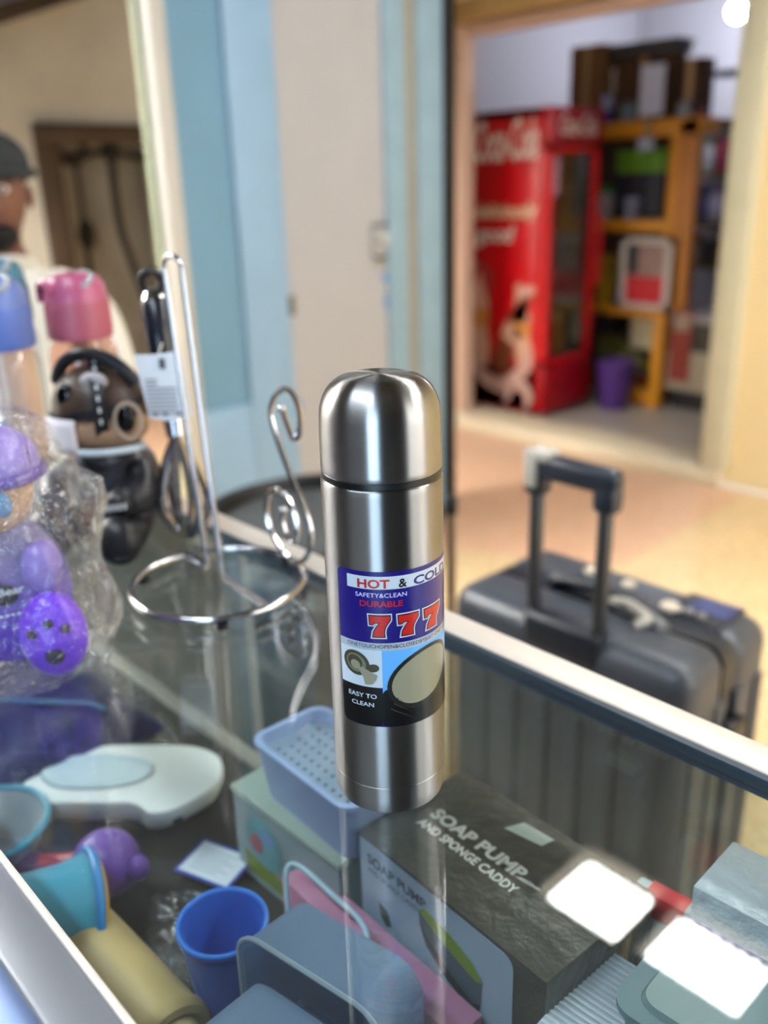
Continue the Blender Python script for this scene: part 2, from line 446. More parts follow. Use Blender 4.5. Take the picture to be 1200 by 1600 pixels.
struct(MB().box(WX - .05, WX + .5, .5, 2.9, 2.14, 2.21, rot=Matrix.Rotation(.34, 3, 'X')).build('trim_4', M_brownwood, smooth=0), 'dark sloping roof timber')
gr = empty('iron_scroll_grille', (WX - .17, 2.1, 0))
g = MB()
g.tube(arc((0, -.02, 1.58), .075, 0, 2 * pi, 24, (0, 1, 0), (0, 0, 1))[:-1], .022, 8, closed=True)
g.build('ring', M_iron, gr)
MB().tube([(0, 0, 0), (0, 0, 1.50)], .017).ball((0, .01, 1.12), .045, .05, .09).build('post', M_iron, gr)
MB().tube(smoothpath([(0, .42, .1), (0, .36, .6), (0, .27, .95), (0, .22, 1.2), (0, .22, 1.66)]), .024).ball((0, .22, 1.58), .05, .05, .09).build('post', M_iron, gr)
MB().tube([(0, -.25, 1.53), (0, .22, 1.56), (0, .45, 1.53)], .018).build('crossbar', M_iron, gr)
MB().tube([(0, -.22, 0), (0, -.22, 1.62)], .03).build('post', M_iron, gr)
tag(gr, 'dark iron scrollwork grille inside the opening in the cream wall', 'grille')

# blue painted door and wall end that close the view between the counter and the passage
PX = -2.2
ws = struct(MB().box(PX - .14, PX, 1.60, 2.07, 0, 3.0).build('wall_side', M_pale, smooth=0), 'pale off-white wall end beside the blue door')
def splat(seed, y, z, ry, rz, t=.0015, n=14):
    r = random.Random(seed)
    return [(PX, y + ry * (.75 + .4 * r.random()) * math.cos(2 * pi * i / n), z + rz * (.75 + .4 * r.random()) * math.sin(2 * pi * i / n)) for i in range(n)], (t, 0, 0)
M_bluemark = pm('bright_blue_paint', '2d7fc0', .5)
for sd, y, z, ry, rz in ((1, 1.612, .60, .012, .035), (2, 2.055, 1.02, .010, .02), (3, 2.06, .93, .008, .03)):
    p, d = splat(sd, y, z, ry, rz); MB().prism(p, d).build('paint_mark', M_bluemark, ws, smooth=0)
p, d = splat(7, 2.04, 1.09, .03, .05); MB().prism(p, d).build('plaster_chip', pm('bare_plaster', '9c968c', .9), ws, smooth=0)
d2 = struct(empty('door_2', (PX, 1.4, 0)), 'light blue panelled door leaf with white edge')
MB().box(-.045, -.014, -.184, .2, 0, 3.0).build('panel', M_blue2, d2, smooth=0)
MB().box(-.045, 0, .012, .202, 0, 3.0, bev=.004).build('stile', M_blue, d2)
MB().box(-.045, 0, -.184, .012, 0, .655, bev=.004).build('rail', M_blue, d2)
MB().box(-.047, .004, -.24, -.184, 0, 3.0, bev=.006).build('edge_strip', M_whitepost, d2)
MB().box(-.075, -.045, -.255, -.2, 0, 3.0, bev=.003).build('edge_strip', M_green, d2)
mm = MB().box(-.003, .003, .195, .222, .93, 1.0, bev=.002)
mm.build('latch_plate', pm('tarnished_latch', '5d5a48', .5, .5, var=.3), d2)
d3 = struct(empty('trim_5', (PX, 2.2, 0)), 'dull blue door post with a grey strip and black edge')
MB().box(-.13, .012, -.135, -.028, 0, 3.0, bev=.003).build('post', M_steelblue, d3)
MB().box(-.13, .002, -.028, .032, 0, 3.0).build('strip', M_greystrip, d3, smooth=0)
MB().box(-.13, .012, .032, .17, 0, 3.0, bev=.003).build('post', M_steelblue, d3)
MB().box(-.13, .03, .17, .222, 0, 3.0, bev=.003).build('edge', M_black, d3)
hk = empty('door_hasp', (PX + .004, 2.03, 1.15))
MB().box(0, .006, -.04, .03, -.055, .06, bev=.002).build('plate', M_pale, hk)
MB().ball((.018, .0, .01), .018, .02, .022).tube([(.0, 0, .01), (.018, 0, .01)], .01).build('knob', M_whitepost, hk)
MB().tube([(.008, -.03, -.05), (.02, .0, -.055), (.01, .03, -.05)], .005).build('bolt', M_iron, hk)
MB().tube([(.008, -.04, .062), (.014, .04, .065)], .004).build('bolt', M_iron, hk)
tag(hk, 'pale painted hasp with a round knob on the blue door post', 'latch')

# ================================================================== FRIDGE
M_red = pm('fridge_red', 'c4000f', .35, var=.05, scale=4, coat=.3)
M_white = pm('white_print', 'e8ded0', .5, var=.03)
M_cream = pm('cream_print', 'e6d3ab', .5, var=.03)
fx0, fx1, fy0, fy1, fz1 = -3.45, -2.83, 3.90, 4.38, 1.715
fr = empty('drinks_fridge', ((fx0 + fx1) / 2, (fy0 + fy1) / 2, 0))
lx0, lx1, ly0, ly1 = fx0 - fr.location.x, fx1 - fr.location.x, fy0 - fr.location.y, fy1 - fr.location.y
MB().box(lx0, lx1 - .06, ly0, ly0 + .03, .03, fz1, bev=.006).box(lx0, lx1 - .06, ly1 - .03, ly1, .03, fz1, bev=.006)\
    .box(lx0, lx0 + .04, ly0, ly1, .03, fz1).box(lx0, lx1 - .06, ly0, ly1, fz1 - .05, fz1, bev=.004).box(lx0, lx1 - .06, ly0, ly1, .03, .30).build('cabinet', M_red, fr)
MB().box(lx0 + .04, lx0 + .05, ly0 + .03, ly1 - .03, .3, 1.66).box(lx0 + .04, lx1 - .06, ly0 + .03, ly0 + .036, .3, 1.66).box(lx0 + .04, lx1 - .06, ly1 - .036, ly1 - .03, .3, 1.66)\
    .build('lining', pm('fridge_lining', '9a968a', .4), fr, smooth=0)
MB().box(lx1 - .06, lx1, ly0, ly1, 1.53, fz1, bev=.008).build('header_sign', pm('header_red', 'a5001c', .3, coat=.5), fr)
dm = MB().box(lx1 - .058, lx1 - .005, ly0 + .005, ly0 + .055, .31, 1.52, bev=.006).box(lx1 - .058, lx1 - .005, ly1 - .055, ly1 - .005, .31, 1.52, bev=.006)
dm.box(lx1 - .058, lx1 - .005, ly0 + .005, ly1 - .005, .31, .35, bev=.006).box(lx1 - .058, lx1 - .005, ly0 + .005, ly1 - .005, 1.48, 1.52, bev=.006)
do = dm.build('door', M_red, fr)
MB().box(lx1 - .035, lx1 - .03, ly0 + .05, ly1 - .05, .345, 1.485).build('glass', glass_mat('fridge_glass', (.72, .76, .74), 1.9), do, smooth=0)
MB().tube([(lx1 + .02, ly1 - .03, .75), (lx1 + .035, ly1 - .03, .8), (lx1 + .035, ly1 - .03, 1.1), (lx1 + .02, ly1 - .03, 1.15)], .012).build('handle', M_red, do)
MB().box(lx1 - .06, lx1 - .004, ly0, ly1, .03, .305, bev=.008).build('kickplate', pm('kickplate_red', '9c0010', .35), fr)
for zz in (.55, .8, 1.05, 1.28):
    MB().box(lx0 + .06, lx1 - .08, ly0 + .05, ly1 - .05, zz, zz + .012).build('shelf', pm('fridge_shelf', 'b8b4a8', .4), fr, smooth=0)
for sx in (-.25, .2):
    for sy in (-.18, .18): MB().lathe([(.02, 0), (.02, .03)], 12, (sx, sy, 0)).build('foot', M_black, fr)
flat_text('logo', 'Coca-Cola', .46, .22, (lx0 + .07, ly0, 1.445), (1, 0, .02), (0, 0, 1), M_white, fr, .02, .35, .002)
flat_text('slogan', 'deliciously', .46, .105, (lx0 + .08, ly0, 1.115), (1, 0, .02), (0, 0, 1), M_cream, fr, .03, .25, .002)
flat_text('slogan', 'good', .30, .125, (lx0 + .08, ly0, .975), (1, 0, .02), (0, 0, 1), M_white, fr, .03, .25, .002)
flat_text('sign_logo', 'Coca-Cola', .34, .11, (lx1, ly0 + .07, 1.57), (0, 1, 0), (0, 0, 1), M_white, fr, .02, .35, .001)
def side_bottle(cx, cz_, ang, s, cols):
    c, n_ = math.cos(ang), math.sin(ang)
    def pt(u, v): return (cx + s * (u * c - v * n_), ly0 - .002, cz_ + s * (u * n_ + v * c))
    prof = [(.10, -.5), (.13, -.3), (.10, -.1), (.14, .1), (.06, .35), (.055, .5)]
    MB().prism([pt(u, v) for u, v in prof] + [pt(-u, v) for u, v in reversed(prof)], (0, -.001, 0)).build('bottle_print', cols[0], fr, smooth=0)
    MB().prism([pt(-.13, -.12), pt(.11, -.12), pt(.13, .06), pt(-.13, .06)], (0, -.002, 0)).build('bottle_print', cols[1], fr, smooth=0)
M_bp1 = pm('bottle_print_brown', '7a3a22', .5); M_bp2 = pm('bottle_print_orange', 'cf8a45', .5); M_bp3 = pm('bottle_print_pale', 'd8a58a', .5)
side_bottle(-.20, .58, 0.05, .62, (M_bp3, M_bp2)); side_bottle(.07, .50, -.45, .55, (M_bp1, M_bp3)); side_bottle(.14, .53, .12, .5, (M_bp3, M_bp2))
def ribbon(pts, w, y, mat):
    P = smoothpath([(x, 0, z) for x, z in pts], 6); L_ = []; R_ = []
    for i, p in enumerate(P):
        t = (P[min(i + 1, len(P) - 1)] - P[max(i - 1, 0)]).normalized(); nn = Vector((-t.z, 0, t.x)); ww = w * (.45 + .55 * math.sin(pi * i / (len(P) - 1)))
        L_.append((p.x + nn.x * ww, y, p.z + nn.z * ww)); R_.append((p.x - nn.x * ww, y, p.z - nn.z * ww))
    n = len(P); m = MB().add(L_ + R_, [(i, i + 1, n + i + 1, n + i) for i in range(n - 1)])
    return m.build('swirl_print', mat, fr, smooth=0)
M_sw = pm('swirl_white', 'd0a090', .5)
ribbon([(-.28, .33), (-.15, .2), (.02, .17), (.17, .3), (.2, .42)], .05, ly0 - .004, M_sw)
ribbon([(.02, .06), (.1, .19), (.2, .14), (.19, .05)], .035, ly0 - .005, M_sw)
ribbon([(-.25, .74), (-.2, .86), (-.12, .82), (-.1, .72)], .03, ly0 - .004, pm('swirl_dark', 'a83a34', .5))
ribbon([(.1, .72), (.18, .74), (.23, .76)], .03, ly0 - .004, M_sw)
MB().box(lx1 - .004, lx1 + .0005, ly0 + .03, ly0 + .085, 1.26, 1.46).build('sticker', pm('sticker_pink', 'b98a94', .5, var=.4, scale=30), fr, smooth=0)
tag(fr, 'red drinks fridge with white script lettering standing in the shop doorway', 'fridge')

# ================================================================== SHELVES AND GOODS IN THE SHOP ACROSS
M_yel = pm('yellow_shelf_paint', 'c07f14', .5, var=.12, scale=8)
M_yel2 = pm('orange_varnish', 'a86a28', .5, var=.15, scale=8, stretch=(8, 8, 1))
su = empty('shelf_unit', (-2.7, 4.75, 0))
def sub(parent, name, mat, *b, **k):
    l = parent.location
    return MB().box(b[0] - l.x, b[1] - l.x, b[2] - l.y, b[3] - l.y, b[4] - l.z, b[5] - l.z, **k).build(name, mat, parent)
sub(su, 'post', M_yel2, -2.465, -2.35, 4.58, 4.66, .60, 1.64, bev=.005)
sub(su, 'post', M_yel, -2.53, -2.47, 4.6, 4.66, .60, 1.56, bev=.005)
sub(su, 'post', M_yel, -3.30, -3.24, 4.6, 4.66, .0, 1.56, bev=.005)
sub(su, 'post', M_yel, -3.30, -3.24, 4.74, 4.80, .0, 1.6, bev=.005)
sub(su, 'shelf', M_yel, -3.30, -2.34, 4.58, 4.80, 1.56, 1.65, bev=.005)
sub(su, 'shelf', M_yel, -3.30, -2.46, 4.58, 4.80, 1.035, 1.105, bev=.005)
sub(su, 'shelf', M_yel, -3.30, -2.46, 4.56, 4.80, .545, .60, bev=.005)
sub(su, 'post', M_yel, -2.53, -2.46, 4.56, 4.64, .0, .545, bev=.005)
sub(su, 'plinth', M_yel, -2.80, -2.53, 4.56, 4.64, .0, .11, bev=.005)
sub(su, 'backboard', M_brownwood, -3.24, -2.48, 4.80, 4.81, .0, 1.6)
tag(su, 'yellow painted wooden shelf unit beside the red fridge', 'shelf')
def carton(name, x0, x1, y0, y1, z0, z1, col, label, cat='box', flap=None, open_front=False):
    e = empty(name, ((x0 + x1) / 2, (y0 + y1) / 2, z0))
    mt = pm(name + '_' + col, col, .8, var=.12, scale=6)
    sub(e, 'body', mt, x0, x1, y0, y1, z0, z1, bev=.004)
    tape = pm('parcel_tape', '9b7a4e', .4)
    if flap is not None:
        sub(e, 'lid', pm('lid_' + flap, flap, .6), x0 - .003, x1 + .003, y0 - .003, y1 + .003, z1 - (z1 - z0) * .22, z1 + .003, bev=.003)
    else:
        sub(e, 'tape', tape, (x0 + x1) / 2 - .02, (x0 + x1) / 2 + .02, y0 - .001, y1 + .001, z0 + .002, z1 + .001)
    return tag(e, label, cat)
carton('cardboard_box', -3.24, -3.0, 4.60, 4.79, 1.65, 2.08, '6e4a26', 'tall brown cardboard box on the yellow shelf above the fridge')
carton('cardboard_box', -2.96, -2.58, 4.66, 4.80, 1.65, 1.99, '4a3018', 'wide dark brown cardboard box behind the hanging white paper')
carton('cardboard_box', -2.555, -2.40, 4.66, 4.79, 1.65, 1.95, '3c2416', 'small dark brown box at the right end of the shelf top')
tr = empty('grey_tray', (-2.75, 4.85, 1.99))
sub(tr, 'body', pm('tray_grey', '3c3a3c', .6), -3.0, -2.56, 4.64, 4.82, 1.99, 2.05, bev=.01)
sub(tr, 'rim', pm('tray_rim', '4a4644', .6), -3.02, -2.55, 4.63, 4.83, 2.05, 2.065, bev=.004)
tag(tr, 'flat grey tray lying on top of the dark brown box', 'tray')
hp = empty('hanging_paper', (-2.64, 4.56, 1.55))
MB().box(-.08, .07, -.004, .0, .12, .38).build('sheet', pm('bluish_paper', 'b8bdd6', .7), hp, smooth=0)
MB().box(-.07, .03, -.006, -.002, -.06, .0).build('sheet', pm('bluish_paper2', 'a9aec6', .7), hp, smooth=0)
MB().box(-.03, .0, -.003, .0, 0, .12).build('string', pm('string', '8a7c60', .8), hp, smooth=0)
tag(hp, 'bluish white paper strip hanging in front of the yellow shelf top', 'paper')
def goods(name, x0, x1, y0, y1, z0, z1, c1, c2, split, label, cat='box'):
    e = empty(name, ((x0 + x1) / 2, (y0 + y1) / 2, z0))
    h = z1 - z0
    sub(e, 'body', pm('goods_' + c1, c1, .55), x0, x1, y0, y1, z0, z0 + h * split, bev=.006)
    sub(e, 'top_panel', pm('goods_' + c2, c2, .55), x0, x1, y0, y1, z0 + h * split, z1, bev=.006)
    return tag(e, label, cat)
goods('detergent_box', -2.92, -2.60, 4.66, 4.79, 1.105, 1.50, '22222c', '5f8f20', .66, 'dark box with a bright green top label on the middle shelf')
goods('food_carton', -3.04, -2.93, 4.60, 4.72, 1.105, 1.30, '9a8f90', '2f6d2a', .78, 'pale carton with a green top next to the fridge')
goods('tin', -2.80, -2.72, 4.585, 4.65, 1.105, 1.23, '6a6c80', '84859a', .8, 'small grey blue tin in front of the dark box', 'tin')
goods('snack_box', -2.58, -2.54, 4.67, 4.79, 1.105, 1.34, '4a2c20', '3c2a2a', .5, 'narrow dark brown box beside the yellow post')
goods('blue_packet', -3.0, -2.965, 4.6, 4.7, 1.65, 1.80, '3a3f8c', '9aa0c8', .45, 'small blue packet at the foot of the tall brown box', 'packet')
goods('clear_jar', -2.9, -2.8, 4.64, 4.72, 1.65, 1.76, '6a7a88', '55606c', .8, 'grey jar on the shelf top left of the hanging paper', 'jar')
goods('small_pot', -2.5, -2.43, 4.59, 4.65, 1.65, 1.73, '77828a', '6c7078', .7, 'grey pot on the shelf top right of the hanging paper', 'pot')
goods('maroon_pack', -2.41, -2.36, 4.6, 4.7, 1.65, 1.70, '5c1c2c', '4a1824', .6, 'small maroon pack at the corner of the shelf top', 'packet')
# white framed sign with a red lower half
sg = empty('framed_sign', (-2.59, 4.52, .60))
MB().box(-.17, .17, 0, .02, 0, .035, bev=.004).box(-.17, .17, 0, .02, .375, .41, bev=.004).box(-.17, -.125, 0, .02, .0, .41, bev=.004).box(.125, .17, 0, .02, 0, .41, bev=.004).build('frame', pm('sign_white', 'b9aea6', .5), sg)
MB().box(-.125, .125, .008, .014, .035, .19).build('red_panel', pm('sign_red', 'b01822', .5), sg, smooth=0)
MB().box(-.125, .125, .008, .014, .19, .375).build('picture_panel', pm('sign_picture', '8a6f66', .6, var=.6, scale=12), sg, smooth=0)
MB().box(-.125, -.06, .004, .008, .2, .37).build('picture_panel', pm('sign_black', '1c1a1c', .6), sg, smooth=0)
tag(sg, 'white framed sign with a red lower half standing on the lower yellow shelf', 'sign')
goods('yellow_pack', -2.97, -2.88, 4.6, 4.7, .60, .90, '9a7a12', '86690e', .5, 'dull yellow pack between the fridge and the framed sign', 'packet')
goods('blue_pack', -2.86, -2.78, 4.62, 4.72, .60, .70, '223a66', '2a2430', .5, 'low dark blue pack left of the framed sign', 'packet')
goods('beige_carton', -2.72, -2.55, 4.62, 4.79, .34, .53, 'a39578', '9a8b6d', .5, 'beige carton under the lower yellow shelf')
goods('black_bag', -2.95, -2.85, 4.6, 4.8, .42, .54, '17151a', '1c1a1e', .5, 'black pack under the shelf beside the fridge', 'packet')
ob = empty('olive_board', (-2.78, 4.68, .0))
MB().prism([(-.22, 0, .02), (.22, 0, .02), (.22, .0, .22), (-.22, .02, .46)], (0, .02, 0)).build('panel', pm('olive_card', '5f5a22', .7), ob, smooth=0)
MB().box(-.22, .22, -.004, .024, 0, .025).build('edge', pm('olive_edge', '4a451c', .7), ob, smooth=0)
tag(ob, 'olive green board leaning under the yellow shelf', 'board')
goods('rust_pack', -2.64, -2.58, 4.58, 4.64, .11, .22, '7a3a1c', '6a5a50', .6, 'small rust coloured pack at the foot of the yellow shelf', 'packet')
bn = empty('waste_bin', (-2.68, 4.42, 0))
MB().lathe([(.085, 0), (.09, .01), (.112, .27), (.118, .275), (.118, .29), (.108, .29), (.104, .27), (.082, .02), (.0, .018)], 28).build('body', pm('bin_purple', '4a2a70', .45), bn)
MB().tube(arc((0, 0, .288), .114, 0, 2 * pi, 28)[:-1], .007, 6, closed=True).build('rim', pm('bin_rim', '55337e', .4), bn)
tag(bn, 'purple plastic waste bin beside the red fridge', 'bin')
# white chest counter with goods on the right
cc = empty('shop_counter', (-2.15, 5.2, 0))
sub(cc, 'plinth', M_black, -2.42, -1.7, 4.66, 5.7, 0, .12)
sub(cc, 'body', pm('counter_cream', '9a8c76', .5), -2.455, -1.7, 4.62, 5.7, .12, .36, bev=.006)
sub(cc, 'glass_band', pm('counter_dark', '2a2624', .3), -2.45, -1.7, 4.63, 5.7, .36, .53)
sub(cc, 'top', pm('counter_top', '8c8584', .4), -2.455, -1.7, 4.615, 5.7, .53, .58, bev=.006)
tag(cc, 'cream shop counter with a dark band in the shop across', 'counter')
rp_ = empty('red_poster', (-2.40, 4.612, .18))
MB().box(-.03, .10, -.006, 0, 0, .42).build('sheet', pm('poster_red', '7a2412', .5, var=.4, scale=9), rp_, smooth=0)
MB().box(-.02, .09, -.008, -.005, .3, .40).build('picture', pm('poster_pale', '8c7460', .5), rp_, smooth=0)
tag(rp_, 'red brown poster on the end of the cream shop counter', 'poster')
bs = empty('goods_rack', (-2.2, 6.0, 0))
for zz in (.72, 1.0, 1.32, 1.64): sub(bs, 'shelf', pm('rack_olive', '5a4a20', .5), -3.10, -2.3, 5.75, 6.19, zz, zz + .03)
for xx in (-3.10, -2.72, -2.33): sub(bs, 'post', pm('rack_olive', '5a4a20', .5), xx, xx + .03, 5.76, 5.79, 0, 1.67)
tag(bs, 'olive goods rack along the bluish back wall', 'rack')
for (x0, x1, z0, h_, a, b_, lb_) in (
        (-3.02, -2.90, 1.35, .24, 'a2a4a4', '5e7a60', 'pale grey stock box with a green lid on the top rack shelf'),
        (-2.885, -2.78, 1.35, .22, '7a2c3c', '8a4050', 'dark red stock box on the top rack shelf'),
        (-2.66, -2.52, 1.35, .20, '6a6e76', '8d9096', 'slate grey stock box on the top rack shelf'),
        (-3.0, -2.91, 1.03, .25, '1e3a6a', '264a80', 'navy blue stock box on the second rack shelf'),
        (-2.90, -2.79, 1.03, .27, 'a49cb0', '8f88a0', 'pale lilac stock box on the second rack shelf'),
        (-2.66, -2.5, 1.03, .2, '22222a', '3a3a44', 'black stock box on the second rack shelf'),
        (-3.03, -2.93, .75, .20, '8c8478', '4a3a34', 'tan stock box with a brown top on the lowest rack shelf'),
        (-2.92, -2.82, .75, .22, '3a3436', 'a09a98', 'charcoal stock box with a pale top on the lowest rack shelf'),
        (-2.81, -2.74, .75, .16, '8a5a1c', '6a3a1c', 'ochre stock box on the lowest rack shelf')):
    goods('stock_box', x0, x1, 5.78, 5.95, z0, z0 + h_, a, b_, .75, lb_)['group'] = 'stock boxes on the olive rack'
br = empty('wall_bracket_shelf', (-2.45, 5.3, 1.66))
MB().box(-.22, .25, -.1, .12, .24, .27, bev=.004).build('board', pm('bracket_board', '4a4450', .6), br)
MB().box(-.02, .03, -.05, .08, 0, .24).build('upright', pm('bracket_purple', '5a4470', .6), br, smooth=0)
MB().box(-.18, .2, -.1, .12, -.02, .0).build('foot', pm('bracket_board', '4a4450', .6), br, smooth=0)
tag(br, 'dark little display stand with a purple upright right of the boxes', 'stand')
# bright bulb on the shop ceiling
lm = empty('ceiling_lamp', (-2.687, 5.527, 2.75))
MB().tube([(0, 0, 0), (0, 0, -.37)], .006).build('cord', M_black, lm)
MB().lathe([(.03, -.36), (.03, -.41), (.022, -.42)], 16).build('socket', M_whitepost, lm)
MB().ball((0, 0, -.470), .054, n=20).build('bulb', pm('bulb_glow', (.85, .9, 1), .5, emit=230, ecol=(.8, .87, 1)), lm)
tag(lm, 'bright cool white bulb hanging from the shop ceiling', 'lamp')

tl = empty('tube_lamp', (-.1, -.85, 2.7))  # tube out of view, added to lift the goods under the glass
MB().box(-.64, .64, -.03, .03, -.05, 0, bev=.005).build('fitting', M_whitepost, tl)
MB().tube([(-.6, 0, -.075), (.6, 0, -.075)], .013, 12).build('tube', pm('fill_tube_glow', (.85, .92, 1), .5, emit=12, ecol=(.8, .9, 1)), tl)
for sx in (-.61, .61): MB().box(sx - .01, sx + .01, -.015, .015, -.09, -.05).build('holder', M_whitepost, tl)
tag(tl, 'unseen ceiling tube added to brighten the counter goods', 'lamp')

# ================================================================== DISPLAY COUNTER
M_alu = pm('painted_aluminium', 'd6cdc2', .38, .25, var=.08, scale=30, bump=.05, bscale=120)
M_alu2 = pm('satin_aluminium', '7e828a', .36, .5, var=.06, scale=20)
M_shelf = pm('shelf_board', '211f1c', .45, var=.25, scale=12)
M_deck = pm('deck_board', '3c4440', .6, var=.2, scale=5)
M_glass = glass_mat('counter_glass', (.93, .97, .965), 1.52, 0.0, dust=.02, dustcol=(.55, .62, .64), scr=.06)
M_glassf = glass_mat('front_glass', (.88, .90, .88), 1.52, 0.0, dust=.015, dustcol=(.4, .45, .45))
cx0, cx1 = -1.15, .80
ctr = empty('display_counter', (-.3, 0, 0))
def csub(name, mat, *b, parent=ctr, **k):
    return MB().box(b[0] + .3, b[1] + .3, *b[2:], **k).build(name, mat, parent)
csub('glass_top', M_glass, cx0, cx1, -.212, .172, .994, 1.0)
fr_ = csub('rail', M_alu, cx0, cx1, .172, .202, .984, 1.004, bev=.0025)
csub('groove', pm('dark_blue_groove', '2c4258', .3, .3), cx0, cx1, .168, .1725, .987, .9935, bev=.001, parent=fr_)
csub('gasket', pm('gasket', '20303c', .35), cx0, cx1, .1665, .1725, .9935, 1.0025, parent=fr_)
nr_ = csub('rail', M_alu2, cx0, cx1, -.242, -.212, .94, 1.0035, bev=.004, seg=3)
csub('lip', M_alu, cx0, cx1, -.2135, -.2095, .985, 1.005, bev=.001, parent=nr_)
MB().tube([(cx0 + .3, -.244, .974), (cx1 + .3, -.244, .974)], .0275, 24).build('bullnose', pm('bullnose_blue_sheen', '6c80a8', .3, .6), nr_)  # blue sheen of the rounded edge is put into the metal colour
csub('front_pane', M_glassf, -.45, cx1, .184, .189, .42, .985)
csub('front_panel', pm('dim_floor_grey', '6e6c64', .5), cx0, -.45, .183, .190, .42, .985)  # added opaque panel in dim floor grey, hides the bright floor beyond
csub('pane_joint', M_alu2, -.458, -.442, .180, .193, .42, .985)
csub('kick_panel', M_alu2, cx0, cx1, .18, .195, .02, .42)
csub('back_panel', pm('counter_back', '6e6a66', .5), cx0, cx1, -.235, -.225, .02, .95)
csub('deck', M_deck, cx0, cx1, -.22, .18, .40, .42)
csub('shelf', M_shelf, cx0, cx1, -.22, .112, .760, .772)
csub('shelf_edge', pm('shelf_edge_metal', '9a968e', .35, .4), cx0, -.30, .112, .130, .755, .778, bev=.002)
for xx in (cx0, cx1 - .025):
    for yy in (-.235, .17): csub('leg', M_alu2, xx, xx + .025, yy, yy + .02, 0, .955)
csub('end_pane', M_glassf, cx0 + .005, cx0 + .010, -.21, .17, .42, .955)
csub('end_pane', M_glassf, cx1 - .010, cx1 - .005, -.21, .17, .42, .955)
tag(ctr, 'glass topped display counter with pale aluminium rails', 'counter')
ZS = .772

# ================================================================== FLASK
M_st = brushed_steel('brushed_steel')
M_st2 = brushed_steel('brushed_steel_cap', (.29, .288, .284), .30, .95)
AZ = rad(-42.4)
fk = empty('vacuum_flask', (0, 0, 1.0))
R0 = .035
MB().lathe([(0, .0008), (.0275, .0008), (.0282, .0), (.0305, .0), (.0335, .0022), (.0347, .006), (.035, .010), (.035, .012), (.035, .0205), (.0347, .0209), (.0347, .0213), (.035, .0217),
            (.035, .0225), (.035, .2070), (.035, .2085), (.0346, .2105), (.0335, .2114), (.031, .2118)], 96).build('body', M_st, fk, smooth=25)
MB().lathe([(.030, .2105), (.0338, .2112), (.0343, .2118), (.0343, .2150), (.0338, .2156), (.030, .216)], 96).build('seal_ring', pm('black_seal', '0a0a0d', .35), fk)
cap = [(.0310, .2152), (.0340, .2152), (.0346, .2158), (.0346, .2185), (.0344, .235), (.0341, .245)]
for i in range(1, 13):
    a = pi / 2 * i / 12
    cap.append((.0171 + .017 * math.cos(a), .245 + .0225 * math.sin(a)))
cap += [(.012, .2679), (.006, .2682), (.0, .2683)]
MB().lathe(cap, 96).build('cap', M_st2, fk, smooth=60)

def wrap(name, vs, fs, R, mat, parent, stepdeg=3.5):
    """flat print (x = degrees round the flask from the side that faces the camera, y = height) laid round the flask"""
    bm = bmesh.new()
    bv = [bm.verts.new((x, y, 0)) for x, y in vs]
    for f in fs:
        try: bm.faces.new([bv[i] for i in f])
        except ValueError: pass
    xs = [v[0] for v in vs]; x0, x1 = min(xs), max(xs)
    k = math.ceil(x0 / stepdeg)
    while k * stepdeg < x1:
        bmesh.ops.bisect_plane(bm, geom=bm.verts[:] + bm.edges[:] + bm.faces[:], plane_co=(k * stepdeg, 0, 0), plane_no=(1, 0, 0), dist=1e-7)
        k += 1
    for v in bm.verts:
        a = AZ + rad(v.co.x); z = v.co.y
        v.co = Vector((R * math.cos(a), R * math.sin(a), z))
    m = MB().bm(bm)
    o = m.build(name, mat, parent, smooth=0)
    o.data.shade_smooth()
    c = sum((Vector(p) for p in m.v), Vector()) / len(m.v)
    nrm = o.data.polygons[0].normal
    if nrm.dot(Vector((c.x, c.y, 0))) < 0: o.data.flip_normals()
    return o
def wrap_rect(name, p0, p1, z0, z1, R, mat, parent, rc=0.0):
    if rc:
        rp = math.degrees(rc / R0); pts = []
        for (cx, cz_, a0) in ((p1 - rp, z1 - rc, 0), (p0 + rp, z1 - rc, 90), (p0 + rp, z0 + rc, 180), (p1 - rp, z0 + rc, 270)):
            for i in range(6):
                a = rad(a0 + 18 * i); pts.append((cx + rp * math.cos(a), cz_ + rc * math.sin(a)))
    else: pts = [(p0, z0), (p1, z0), (p1, z1), (p0, z1)]
    return wrap(name, pts, [tuple(range(len(pts)))], R, mat, parent)
def wrap_text(name, body, p0, p1, z0, z1, R, mat, parent, bold=0.0, shear=0.0):
    vs, fs = text_tris(body, p1 - p0, z1 - z0, bold, shear)
    return wrap(name, [(p0 + x, z0 + y) for x, y in vs], fs, R, mat, parent)
Lp = lambda n, c, r=.3: pm('label_' + n, c, r, var=.02, coat=.2)
L_navy, L_white, L_red, L_blk = Lp('navy', '150b68'), Lp('white', 'b4c0c8'), Lp('red', 'b01b18'), Lp('black', '060609')
L_sky, L_grey, L_tea, L_olive, L_lilac = Lp('sky', '5aa0dc'), Lp('grey', '9aa4ae'), Lp('tea', '85826c'), Lp('olive', '3c3b2a'), Lp('lilac', 'c9c8f2')
PR = 92
lab = wrap_rect('label', -49.2, PR, .065, .1648, R0 + .00012, L_navy, fk, .004)
ra, rb, rcc, rd = R0 + .00020, R0 + .00028, R0 + .00036, R0 + .00044
wrap_rect('white_band', -37, PR - 2, .1542, .1620, ra, L_white, lab)
wrap_text('print_hot', 'HOT', -26, 4.2, .1548, .1602, rb, L_red, lab, .03)
wrap_text('print_ampersand', '&', 12.5, 20.5, .1548, .1601, rb, L_blk, lab, .02)
wrap_text('print_cold', 'COLD', 27, 75, .1546, .1600, rb, L_navy, lab, .03)
wrap_text('print_safety', 'SAFETY&CLEAN', -28.4, 20, .1492, .1518, ra, L_lilac, lab)
wrap_text('print_durable', 'DURABLE', -24.4, 16, .1433, .1470, ra, L_red, lab, .02)
